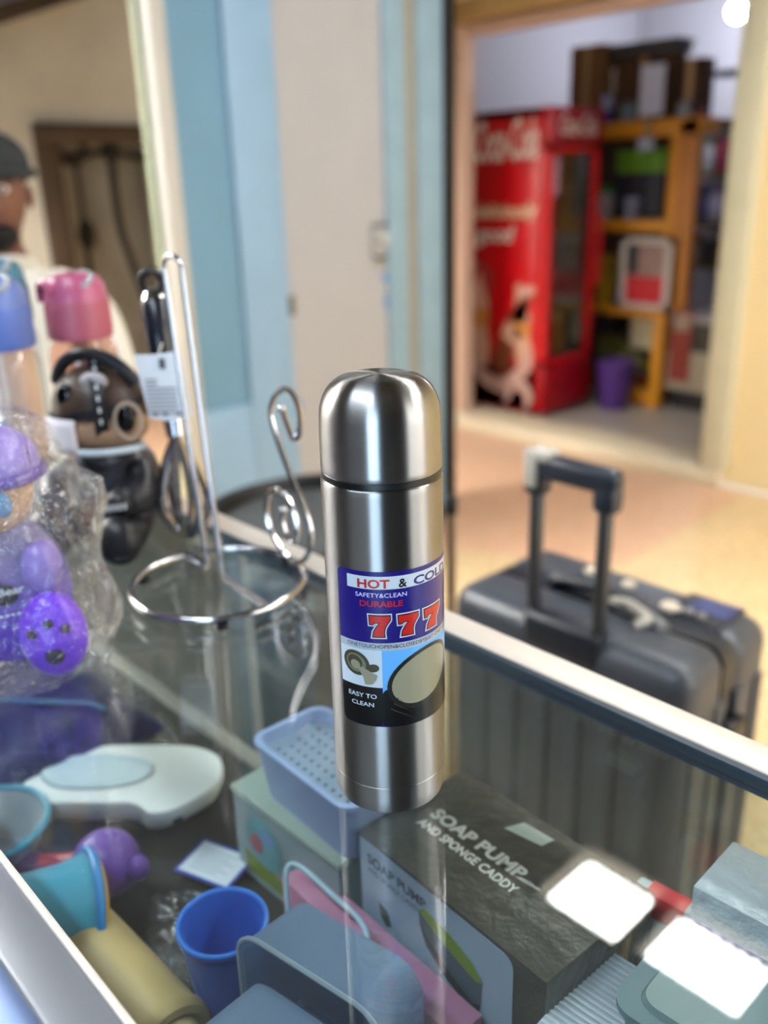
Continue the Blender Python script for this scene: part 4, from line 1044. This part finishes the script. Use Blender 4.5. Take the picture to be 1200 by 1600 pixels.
# pink carton in front, with barcode
pk = rot_e('pink_carton', -.012, .010, ZS, rad(-2))
MB().box(-.125, .075, -.014, .013, 0, .060, bev=.001).build('carton', pm('carton_pink', 'a8708e', .5, var=.1, scale=20), pk)
M_bar = pm('barcode_pale', '8f9a9c', .5); M_bl = pm('barcode_dark', '4a5658', .5)
for (bx, bz) in ((-.095, .020), (-.055, .022)):
    MB().prism([(bx, -.0143, bz), (bx + .030, -.0143, bz), (bx + .030, -.0143, bz + .026), (bx, -.0143, bz + .026)], (0, -.0003, 0)).build('barcode_panel', M_bar, pk, smooth=0)
    for q in range(9):
        MB().prism([(bx + .004 + q * .0025, -.0147, bz + .006), (bx + .0052 + q * .0025, -.0147, bz + .006), (bx + .0052 + q * .0025, -.0147, bz + .021), (bx + .004 + q * .0025, -.0147, bz + .021)], (0, -.0002, 0)).build('barcode_line', M_bl, pk, smooth=0)
tag(pk, 'long pink carton with barcode panels under the glass', 'box')
# translucent tubs lying nested
M_tub = clear_plastic('frosted_grey_tub', '8aa0b8', .5, .3)
def ucont(w, h, r, n=8):
    out = []
    for (cx, cz_, a0) in ((w - r, h - r, 0), (-w + r, h - r, 90)):
        for i in range(n + 1):
            a = rad(a0 + 90 * i / n); out.append((cx + r * math.cos(a), cz_ + r * math.sin(a)))
    out += [(-w, 0.004), (-w + .004, 0.0), (w - .004, 0.0), (w, .004)]
    return out
def lying_tub(name, x, y, z, a, w, h, d, label, slant=0.0):
    e = rot_e(name, x, y, z, a)
    o = ucont(w, h, .022); i_ = ucont(w - .0022, h - .0022, .020); n = len(o)
    def L(pts_, yv, s=1.0, zb=0.0): return [(u * s, yv + slant * v, zb + v * (s if zb == 0 else 1)) for u, v in pts_]
    # mouth at -d (towards the keeper), closed end at +d
    loops = [L(i_, d - .004, .93), L(i_, -d), L([(u * 1.03, v * 1.015) for u, v in i_], -d - .001), L([(u * 1.03, v * 1.015) for u, v in o], -d - .001), L(o, -d + .004), L(o, d - .004, .955), L(o, d, .90)]
    loft(loops, True, True).build('shell', M_tub, e)
    rim = [(u * 1.03, -d - .001 + slant * v, v * 1.015) for u, v in o]
    MB().tube(rim, .0018, 6, closed=True).build('rim', clear_plastic('frosted_rim', 'a8b8c4', .8, .3), e)
    return tag(e, label, 'tub')
lying_tub('plastic_tub', -.004, -.053, ZS + .02, rad(10), .060, .105, .026, 'large frosted grey plastic tub lying behind the smaller tub', 0)
lying_tub('plastic_tub', .012, -.112, ZS + .02, rad(10), .048, .095, .026, 'smaller frosted grey plastic tub with its dark mouth open', 0)
# blue cup
bc = rot_e('blue_cup', -.102, -.077, ZS)
MB().lathe([(.020, 0), (.022, .002), (.0315, .088), (.0335, .089), (.0335, .093), (.030, .093), (.028, .088), (.019, .004), (0, .0035)], 40).build('body', pm('cup_blue', '2456b4', .28, var=.08), bc)
MB().tube(arc((0, 0, .0925), .0322, 0, 2 * pi, 40)[:-1], .0016, 6, closed=True).build('rim', pm('cup_rim_blue', '3a78cc', .25), bc)
tag(bc, 'glossy blue plastic cup beside the frosted tubs', 'cup')
# white wire bail
wb = rot_e('wire_bail', -.075, -.005, ZS)
MB().tube(smoothpath([(-.030, -.016, 0), (-.034, -.010, .05), (-.046, .0, .080), (-.040, .008, .084), (.0, .008, .083), (.040, .006, .080), (.056, -.008, .066), (.058, -.016, 0)], 6), .0022, 8).build('wire', pm('wire_white', 'a3c0cc', .4), wb)
MB().ball((-.030, -.016, .003), .004).ball((.058, -.016, .003), .004).build('end_cap', pm('wire_white', 'a3c0cc', .4), wb)
tag(wb, 'white wire bail handle standing in front of the pink carton', 'handle')
# white dish
M_cer = pm('white_ceramic', 'e2e8ea', .18, var=.04, coat=.5)
wd = rot_e('soap_dish', -.385, -.012, ZS + .012, rad(44))
def blob(pts, sub=6): return [(p.x, p.y) for p in smoothpath([(x, y, 0) for x, y in pts], sub, True)]
ol = blob([(-.098, .036), (-.050, .050), (.010, .053), (.060, .050), (.092, .028), (.096, -.014), (.070, -.048), (.044, -.058), (.020, -.044), (-.03, -.044), (-.085, -.040), (-.104, .0)])
def sc(ol_, s, cx=0, cy=0): return [(cx + (x - cx) * s, cy + (y - cy) * s) for x, y in ol_]
def lv(ol_, z): return [(x, y, z) for x, y in ol_]
loft([lv(sc(ol, .86), 0), lv(sc(ol, .97), .008), lv(ol, .020), lv(sc(ol, .985), .025), lv(sc(ol, .93), .026)], True, True).build('body', M_cer, wd)
bas = blob([(-.085, .0), (-.07, .024), (-.02, .030), (.018, .018), (.022, -.006), (-.01, -.022), (-.06, -.022)])
loft([lv(sc(bas, 1.06, -.03, 0), .0262), lv(sc(bas, 1.02, -.03, 0), .0285), lv(sc(bas, .96, -.03, 0), .0283), lv(sc(bas, .85, -.03, 0), .0268)], False, True).build('basin', pm('dish_basin', 'b9cdd8', .15, coat=.5), wd)
MB().ball((.052, -.040, .012), .020, .014, .012).build('scallop', pm('scallop_dark', '3a3e40', .4), wd)
for (x, y) in ((-.075, .015), (-.075, -.02), (.07, .02), (.05, -.02)): MB().lathe([(.006, -.012), (.007, .002)], 12, (x, y, 0)).build('foot', M_cer, wd)
tag(wd, 'glossy white soap dish with an oval hollow under the glass', 'dish')
# price card
pcd = rot_e('price_card', -.244, .0, ZS + .006, rad(20))
MB().box(-.030, .030, -.023, .023, 0, .0012).build('card', pm('card_blue_edge', '3e4ba0', .5), pcd, smooth=0)
MB().box(-.027, .027, -.020, .020, .0012, .0016).build('face', pm('card_white', 'c6ced8', .5), pcd, smooth=0)
for q in range(6): MB().box(-.020, .018 - (q % 2) * .008, .012 - q * .005, .0132 - q * .005, .0016, .0018).build('print_line', pm('card_print', '98a4b8', .5), pcd, smooth=0)
tag(pcd, 'white price card with a blue border lying on the shelf', 'card')
# baby rattle: purple ball with red stem
rt_ = rot_e('rattle', -.290, -.082, ZS)
MB().ball((0, 0, .030), .030, n=28, m=18).build('ball', pm('rattle_purple', '5f3a94', .38, var=.06), rt_)
MB().ball((.030, .016, .034), .010, .010, .011).build('knob', pm('rattle_purple', '5f3a94', .38), rt_)
MB().tube([(-.022, -.018, .026), (-.05, -.04, .020)], .011, 12).build('stem', pm('rattle_red', '9a2f28', .4), rt_)
MB().tube([(-.05, -.04, .020), (-.075, -.058, .018)], .012, 12).build('grip', pm('rattle_plum', '5a2850', .4), rt_)
tag(rt_, 'purple ball rattle with a red stem under the glass', 'toy')
# teal scoop with a blue lip
ts = rot_e('teal_jug', -.242, -.155, ZS + .002)
axj = Vector((.22, .86, -.24)).normalized()
Mt = axj.to_track_quat('Z', 'Y').to_matrix()
cj = Vector((-.002, -.016, .056))
prof = [(.026, -.047), (.029, -.044), (.034, -.017), (.039, .026), (.046, .048), (.048, .049), (.044, .048), (.037, .024), (.032, -.017), (.026, -.042), (0, -.043)]
MB().lathe(prof, 40, cj, M=Mt).build('body', pm('jug_teal', '2f86a0', .45, var=.05), ts)
MB().tube([Mt @ v + cj for v in arc((0, 0, .048), .047, 0, 2 * pi, 40)[:-1]], .0036, 8, closed=True).build('lip', pm('jug_lip_blue', '1f78b8', .4), ts)
MB().lathe([(.038, .046), (.043, .051), (.040, .056), (.036, .051)], 32, cj, M=Mt).build('inner_ring', pm('ring_yellow', 'c8962c', .45), ts)
tag(ts, 'teal plastic jug lying on its side beside the near rail', 'jug')
tb = rot_e('teal_bowl', -.395, -.145, ZS)
MB().lathe([(.030, 0), (.034, .002), (.052, .044), (.055, .046), (.055, .049), (.050, .048), (.032, .006), (0, .005)], 40).build('body', pm('bowl_pale', '9aa4ac', .35), tb)
MB().tube(arc((0, 0, .048), .053, 0, 2 * pi, 40)[:-1], .0035, 8, closed=True).build('rim', pm('bowl_teal_rim', '2c86a0', .4), tb)
tag(tb, 'pale bowl with a teal rim behind the teal jug', 'bowl')
# wooden rolling pin barrel
wp = rot_e('wooden_pin', -.145, -.137, ZS + .032, rad(2))
Mw = Matrix.Rotation(rad(90), 3, 'Y')
MB().lathe([(0, -.095), (.024, -.095), (.030, -.088), (.032, -.07), (.032, .045), (.0335, .050), (.0335, .056), (.031, .060), (.026, .061), (.025, .058), (0, .0575)], 40, M=Mw).build('barrel', pm('pale_wood', 'b59c68', .5, var=.15, scale=9, stretch=(1, 12, 12)), wp)
MB().tube(arc((.0575, 0, 0), .0285, 0, 2 * pi, 36, (0, 1, 0), (0, 0, 1))[:-1], .0028, 8, closed=True).build('end_ring', pm('wood_ring', '7a6038', .5), wp)
MB().lathe([(.022, .0), (.02, .02), (0, .022)], 24, (.0575, 0, 0), M=Mw).build('end_knob', pm('pale_wood2', 'c4ab78', .5), wp)
tag(wp, 'pale wooden roller lying beside the near rail', 'roller')
# navy pouch and crumpled film further along the shelf
np_ = rot_e('navy_pouch', -.60, -.04, ZS)
m = MB(); vs = []; fs = []; nx, ny = 22, 12; rr0 = random.Random(5)
for s_ in (1, -1):
    for j in range(ny + 1):
        for i in range(nx + 1):
            u = i / nx * 2 - 1; v = j / ny * 2 - 1
            hgt = (1 - u ** 4) * (1 - v ** 4)
            z = .030 + s_ * (.028 * hgt ** .6) + (.004 * math.sin(9 * u + 3 * v) * hgt if s_ > 0 else 0)
            vs.append((u * .16, v * .105, max(z, .001)))
n1 = (nx + 1) * (ny + 1)
for j in range(ny):
    for i in range(nx):
        a = j * (nx + 1) + i; fs.append((a, a + 1, a + nx + 2, a + nx + 1)); fs.append((n1 + a, n1 + a + nx + 1, n1 + a + nx + 2, n1 + a + 1))
np_b = m.add(vs, fs).build('pouch', pm('navy_plastic', '0a1440', .3, var=.4, scale=12, bump=.3, bscale=30, coat=.4), np_)
MB().tube([(.02, -.02, .0605), (.10, .05, .060), (.115, .06, .054)], .003, 6).build('zip', pm('zip_blue', '1c6088', .4), np_)
MB().box(-.12, -.05, -.05, .0, .054, .0605, bev=.002).build('patch', pm('patch_indigo', '1b2f86', .4), np_)
tag(np_, 'navy blue plastic pouch on the shelf beyond the white dish', 'pouch')
M_film2 = glass_mat('clear_film_loose', (.93, .94, .94), 1.5, .10, dust=.05, dustcol=(.5, .52, .54), bump=.6, bscale=60)
cf = crumple('clear_wrapper', [(.05, 0), (.056, .006), (.055, .014), (.046, .022), (.03, .028), (.012, .031)], 30, (-.175, -.060, ZS + .001), M_film2, .012, 11, 1.0, .7)
tag(cf, 'crumpled clear wrapper on the shelf between the card and the blue cup', 'wrapper')
cf2 = crumple('clear_wrapper', [(.05, 0), (.056, .006), (.05, .016), (.036, .024), (.012, .028)], 30, (-.47, .055, ZS + .001), M_film2, .012, 15, 1.2, .6)
tag(cf2, 'crumpled clear wrapper on the shelf behind the white dish', 'wrapper')
# boxes at the right end
wbx = rot_e('ribbed_white_box', .190, .050, ZS, rad(3))
MB().box(-.080, .080, -.055, .050, 0, .098, bev=.0015).build('carton', pm('white_card', 'aab4c0', .45, var=.06), wbx)
for q in range(22): MB().box(-.079, .079, -.052 + q * .0047, -.0497 + q * .0047, .098, .0992, bev=.0005, seg=1).build('rib', pm('rib_card', 'bcc2c8', .4), wbx)
fpoly(wbx, 'logo_print', [(-.070 + .011 * math.cos(a) * s_ + .004, .070 + .009 * math.sin(a) * s_) for s_, rng in ((1, range(0, 9)), (.6, range(8, -1, -1))) for a in [rad(-80 + 20 * q) for q in rng]], -.0553, pm('logo_maroon', '7c2a38', .4))
fpoly(wbx, 'logo_print', [(-.076, .076), (-.066, .080), (-.064, .076), (-.074, .072)], -.0553, pm('logo_maroon', '7c2a38', .4))
tag(wbx, 'white carton with a ribbed top and maroon logo at the right', 'box')
tlb = rot_e('teal_container', .232, .066, ZS + .1, rad(3))
ht_ = .05
loft([rrect(.068, .036, .012, 0), rrect(.074, .040, .013, ht_ - .006), rrect(.077, .043, .014, ht_ - .005), rrect(.077, .043, .014, ht_)], True, True).build('body', clear_plastic('teal_frost', '6f8f98', .75, .3), tlb)
loft([rrect(.066, .033, .011, ht_), rrect(.064, .031, .011, ht_ + .003)], False, True).build('lid', clear_plastic('teal_frost_lid', '87a0a4', .8, .25), tlb)
tag(tlb, 'teal grey lidded container stacked on the ribbed white box', 'container')
slb = rot_e('silver_box', .232, .140, ZS, rad(2))
MB().box(-.075, .13, -.028, .028, 0, .175, bev=.0012).build('carton', pm('silver_film', 'c2cad2', .3, .2, var=.25, scale=60, bump=.5, bscale=70), slb)
MB().box(-.0755, .1305, -.0285, -.0275, .130, .150).build('stripe', pm('stripe_blue', '4a5aa8', .4), slb, smooth=0)
MB().box(-.02, .03, -.02, .02, .175, .1756).build('sticker', pm('sticker_rust', 'a87860', .5), slb, smooth=0)
tag(slb, 'silver foil box with a blue stripe against the front pane', 'box')
rpk = rot_e('red_packet', .118, .1525, ZS, rad(4))
MB().box(-.022, .022, -.006, .008, 0, .112, bev=.003).build('pack', pm('packet_bluewhite', '93aab2', .4, var=.2, scale=40), rpk)
MB().box(-.012, .018, -.0064, .0085, .092, .1125, bev=.001).build('band', pm('packet_red', 'b8202c', .4), rpk)
tag(rpk, 'small pale packet with a red band behind the dark box', 'packet')

# ================================================================== SUITCASE
M_sc = pm('suitcase_grey', '353a42', .38, var=.08, scale=25, bump=.08, bscale=140)
M_scd = pm('suitcase_dark', '141a24', .4)
su_ = empty('suitcase', (-.425, .905, 0))
zb, zt = .05, .672
def shell(y0, y1, name):
    bm = bmesh.new(); bmesh.ops.create_cube(bm, size=1)
    for v in bm.verts: v.co = Vector((v.co.x * .48, (y0 + y1) / 2 + v.co.y * (y1 - y0), (zb + zt) / 2 + v.co.z * (zt - zb)))
    bmesh.ops.bevel(bm, geom=bm.edges[:], offset=.042, segments=6, profile=.5, affect='EDGES')
    return MB().bm(bm).build(name, M_sc, su_, smooth=50)
MB().box(-.236, .236, -.008, .010, zb + .004, zt - .004, bev=.03, seg=5).build('zip_band', M_scd, su_)
sh1 = shell(-.142, -.004, 'shell'); sh2 = shell(.004, .142, 'shell')
for q in range(6):
    x = -.17 + q * .068
    MB().box(x, x + .03, .136, .148, .12, .60, bev=.005).build('rib', M_sc, sh2)
    MB().box(x, x + .03, -.148, -.136, .12, .56, bev=.005).build('rib', M_sc, sh1)
for q in range(4):
    MB().box(.232, .245, -.11 + q * .065, -.08 + q * .065, .12, .58, bev=.005).build('rib', M_sc, sh1)
MB().box(-.065, .085, -.146, -.10, .615, .682, bev=.012, seg=3).build('handle_recess', M_scd, su_)
th = empty('trolley_handle', (0, 0, 0)); th.parent = su_
M_tube = pm('handle_tube', '55575c', .3, .8)
for x in (-.055, .075):
    MB().box(x - .011, x + .011, -.135, -.118, .55, .925, bev=.004).build('tube', M_tube, th)
MB().box(-.076, .096, -.143, -.108, .915, .955, bev=.012, seg=3).box(-.076, -.036, -.143, -.108, .885, .93, bev=.010).box(.056, .096, -.143, -.108, .885, .93, bev=.010).build('grip', pm('grip_navy', '1c2430', .35), th)
MB().box(-.074, -.026, -.146, -.106, .945, .962, bev=.006).box(-.07, -.045, -.147, -.105, .90, .96, bev=.005).build('tape_wrap', pm('torn_white_film', 'a8a49c', .6, var=.1), th)
# top carry handle and oddments
MB().tube(smoothpath([(-.10, -.012, zt - .006), (-.085, -.012, zt + .014), (0, -.012, zt + .024), (.085, -.012, zt + .014), (.10, -.012, zt - .006)], 6), .010, 10).build('carry_handle', M_scd, su_)
MB().tube(smoothpath([(-.11, .004, zt + .004), (-.02, .0, zt + .012), (.06, -.015, zt + .012), (.14, -.035, zt + .004)], 5), .011, 8).build('luggage_strap', pm('strap_grey', '6a6a6c', .6), su_)
for (x, y, r_) in ((-.075, .075, .018), (.005, .070, .013), (.105, .042, .020), (.0, .0, .020)):
    MB().ball((x, y, zt + .004), r_, r_ * .8, .009).build('tape_blob', pm('tape_cream', 'c2b8a6', .6), su_)
MB().tube(smoothpath([(.03, -.02, zt + .014), (.07, -.028, zt + .022), (.11, -.04, zt + .012), (.10, -.06, zt + .006)], 5), .008, 8).build('film_twist', pm('film_twist', '9c9890', .35), su_)
MB().box(.10, .20, .03, .12, zt - .002, zt + .004, bev=.002).build('lock_plate', M_scd, su_)
MB().box(.125, .195, .06, .115, zt + .002, zt + .006, bev=.002).build('sticker', pm('sticker_blue', '2c3660', .4), su_)
for q in range(3): MB().lathe([(.008, 0), (.008, .006), (.006, .008)], 14, (.115 + q * .022, .043, zt + .003)).build('lock_dial', pm('dial_grey', '8c8a86', .3, .6), su_)
MB().box(.238, .262, -.02, .03, .50, .54, bev=.006).build('side_handle', M_black, su_)
for sx in (-.18, .18):
    for sy in (-.10, .10):
        w_ = MB().tube([(sx - .012, sy, .026), (sx + .012, sy, .026)], .026, 18).build('wheel', M_black, su_)
        MB().box(sx - .018, sx + .018, sy - .014, sy + .014, .03, .062, bev=.004).build('fork', M_scd, w_)
tag(su_, 'dark grey hard shell suitcase with its trolley handle pulled out', 'suitcase')

# ================================================================== ROUND BLACK TUB AND CAPPED POLE
bt = empty('round_tub', (-1.075, .80, 0))
Rt = .262
MB().lathe([(Rt - .05, 0), (Rt - .045, .006), (Rt - .012, .655), (Rt, .66), (Rt, .70), (Rt - .026, .70), (Rt - .032, .672), (Rt - .07, .668)], 64).build('body', pm('tub_black', '0e0f11', .45), bt)
MB().lathe([(Rt - .030, .666), (Rt - .034, .676), (Rt - .06, .680), (0, .682)], 64).build('lid', pm('tub_lid_grey', '3a3d3e', .5, var=.12, scale=8), bt)
MB().tube(arc((0, 0, .69), Rt - .008, 0, 2 * pi, 64)[:-1], .014, 10, closed=True).build('rim', pm('tub_rim', '0b0b0d', .4), bt)
tag(bt, 'large round black tub with a dark grey lid behind the counter', 'tub')
pw = empty('capped_pole', (-.862, .985, -.062))
MB().lathe([(.018, .062), (.018, .075), (.0105, .08)], 24).build('base', M_black, pw)
MB().lathe([(.0105, .07), (.0105, .775)], 16).build('shaft', pm('pole_bronze', '8f7d68', .3, .6), pw)
MB().lathe([(.0135, .76), (.0145, .765), (.0145, .792), (.010, .80), (0, .802)], 20).build('cap', M_black, pw)
tag(pw, 'thin metal pole with a black cap standing behind the flask', 'pole')

# ================================================================== PERSON AT THE FAR LEFT
M_skin = pm('dark_skin', '6a4434', .5, var=.1, scale=20, sss=.0)
M_shirt = pm('white_tshirt', 'd8d4c8', .85, var=.04, scale=10, bump=.15, bscale=30)
M_trs = pm('dark_trousers', '23262e', .85)
pe = empty('person', (-1.80, .478, 0), rad(-90 - 22))   # local +Y is where the person faces
J = [ # (pos, radius, parent)
 ((0, -.03, .66), (.15, .12), None), ((0, -.03, .82), (.145, .105), 0), ((0, -.035, .98), (.16, .11), 1), ((0, -.03, 1.10), (.165, .105), 2), ((0, -.02, 1.185), (.095, .075), 3),
 ((0, -.005, 1.25), (.055, .058), 4), ((0, .006, 1.285), (.062, .068), 5), ((0, .012, 1.33), (.086, .100), 6), ((0, .006, 1.39), (.092, .108), 7), ((0, -.004, 1.45), (.078, .09), 8), ((0, -.004, 1.483), (.03, .035), 9)]
for sx in (-1, 1):
    b0 = len(J)
    J += [((sx * .135, -.025, 1.160), (.066, .066), 3), ((sx * .195, -.03, 1.10), (.060, .060), b0), ((sx * .235, -.01, .94), (.048, .048), b0 + 1), ((sx * .24, .02, .84), (.042, .042), b0 + 2),
          ((sx * .215, .13, .78), (.036, .036), b0 + 3), ((sx * .175, .24, .73), (.027, .027), b0 + 4), ((sx * .165, .28, .715), (.034, .022), b0 + 5), ((sx * .16, .32, .70), (.036, .018), b0 + 6)]
    h0 = len(J) - 1
    for q, (dx, ln) in enumerate(((-.026, .052), (-.009, .062), (.009, .058), (.025, .046))):
        a = len(J); J += [((sx * .16 + dx, .345, .697), (.0095, .0095), h0), ((sx * .16 + dx * 1.1, .345 + ln * .6, .688), (.009, .009), a), ((sx * .16 + dx * 1.1, .345 + ln, .674), (.0075, .0075), a + 1)]
    a = len(J); J += [((sx * .16 - sx * .045, .295, .705), (.011, .011), h0 - 1), ((sx * .16 - sx * .055, .33, .695), (.0095, .0095), a)]
    l0 = len(J)
    J += [((sx * .095, .02, .64), (.095, .09), 0), ((sx * .12, .24, .63), (.08, .078), l0), ((sx * .13, .42, .615), (.062, .062), l0 + 1), ((sx * .13, .45, .52), (.060, .06), l0 + 2), ((sx * .13, .43, .28), (.05, .052), l0 + 3), ((sx * .13, .42, .09), (.037, .04), l0 + 4), ((sx * .135, .46, .045), (.038, .034), l0 + 5), ((sx * .14, .55, .032), (.04, .026), l0 + 6), ((sx * .14, .61, .028), (.032, .02), l0 + 7)]
me = bpy.data.meshes.new('body_skeleton')
me.from_pydata([j[0] for j in J], [(j[2], i) for i, j in enumerate(J) if j[2] is not None], [])
bo = bpy.data.objects.new('body_tmp', me); COL.objects.link(bo)
sk = bo.modifiers.new('skin', 'SKIN'); sk.use_smooth_shade = True; sk.branch_smoothing = .6
for i, j in enumerate(J): me.skin_vertices[0].data[i].radius = j[1]
me.skin_vertices[0].data[0].use_root = True
ss = bo.modifiers.new('sub', 'SUBSURF'); ss.levels = 2; ss.render_levels = 2
dg = bpy.context.evaluated_depsgraph_get(); dg.update()
bm_ = bpy.data.meshes.new_from_object(bo.evaluated_get(dg))
bpy.data.objects.remove(bo)
bm_.materials.clear()
for mt in (M_skin, M_shirt, M_trs, M_black): bm_.materials.append(mt)
for p in bm_.polygons:
    c = p.center; ax = abs(c.x)
    if c.z < .10 and c.y > .35: p.material_index = 3
    elif (c.z < .72 and c.y < .12 and ax < .2) or (c.z < .70 and ax < .21 and c.y < .5 and not (c.z > .66 and c.y > .22)) or c.z < .6: p.material_index = 2
    elif c.z < 1.225 - .25 * max(0, .05 - ax) and c.z > .88 - (.25 if ax < .19 else 0): p.material_index = 1
    p.use_smooth = True
body = bpy.data.objects.new('body', bm_); COL.objects.link(body); body.parent = pe
MB().ball((0, -.004, 1.425), .098, .112, .075, 24, 14).build('knit_cap', pm('cap_charcoal', '26282a', .9, var=.2, scale=60), pe)
MB().tube(arc((0, -.002, 1.405), 1, 0, 2 * pi, 32, (.098, 0, 0), (0, .112, 0))[:-1], .012, 8, closed=True).build('cap_cuff', pm('cap_charcoal', '26282a', .9), pe)
MB().ball((0, .060, 1.275), .052, .050, .036).build('beard', pm('beard_black', '120e0c', .95, var=.3, scale=90, bump=.5, bscale=200), pe)
MB().ball((0, .108, 1.345), .016, .020, .022).ball((.012, .1, 1.336), .010).ball((-.012, .1, 1.336), .010).build('nose', M_skin, pe)
for sx in (-1, 1):
    MB().ball((sx * .033, .094, 1.372), .0135, .008, .008).build('eye', pm('eye_white', 'c9c0b8', .3), pe)
    MB().ball((sx * .033, .1015, 1.372), .0058, .003, .0058).build('iris', pm('iris_dark', '120a08', .2), pe)
    MB().tube([(sx * .016, .100, 1.390), (sx * .034, .098, 1.394), (sx * .052, .088, 1.388)], .004, 6).build('eyebrow', pm('beard_black', '120e0c', .95), pe)
    MB().ball((sx * .086, -.008, 1.355), .009, .016, .026).build('ear', M_skin, pe)
MB().tube([(-.024, .096, 1.305), (0, .103, 1.307), (.024, .096, 1.305)], .0065, 8).build('mouth', pm('lips', '5a3430', .5), pe)
MB().tube(arc((0, -.012, 1.208), 1, 0, 2 * pi, 30, (.072, 0, 0), (0, .075, .02))[:-1], .008, 8, closed=True).build('collar', M_shirt, pe)
tag(pe, 'person in a white t-shirt and dark knit cap at the left edge', 'person')
stl = empty('stool', (-1.80, .478, 0), rad(-112))
MB().lathe([(.15, .50), (.16, .505), (.16, .535), (.15, .54), (0, .54)], 30, (0, 0, 0)).build('seat', M_brownwood, stl)
for a in range(4):
    an = rad(45 + 90 * a); MB().tube([(.11 * math.cos(an), .11 * math.sin(an), .505), (.17 * math.cos(an), .17 * math.sin(an), 0)], .015).build('leg', M_brownwood, stl)
tag(stl, 'dark wooden stool under the person in the white t-shirt', 'stool')
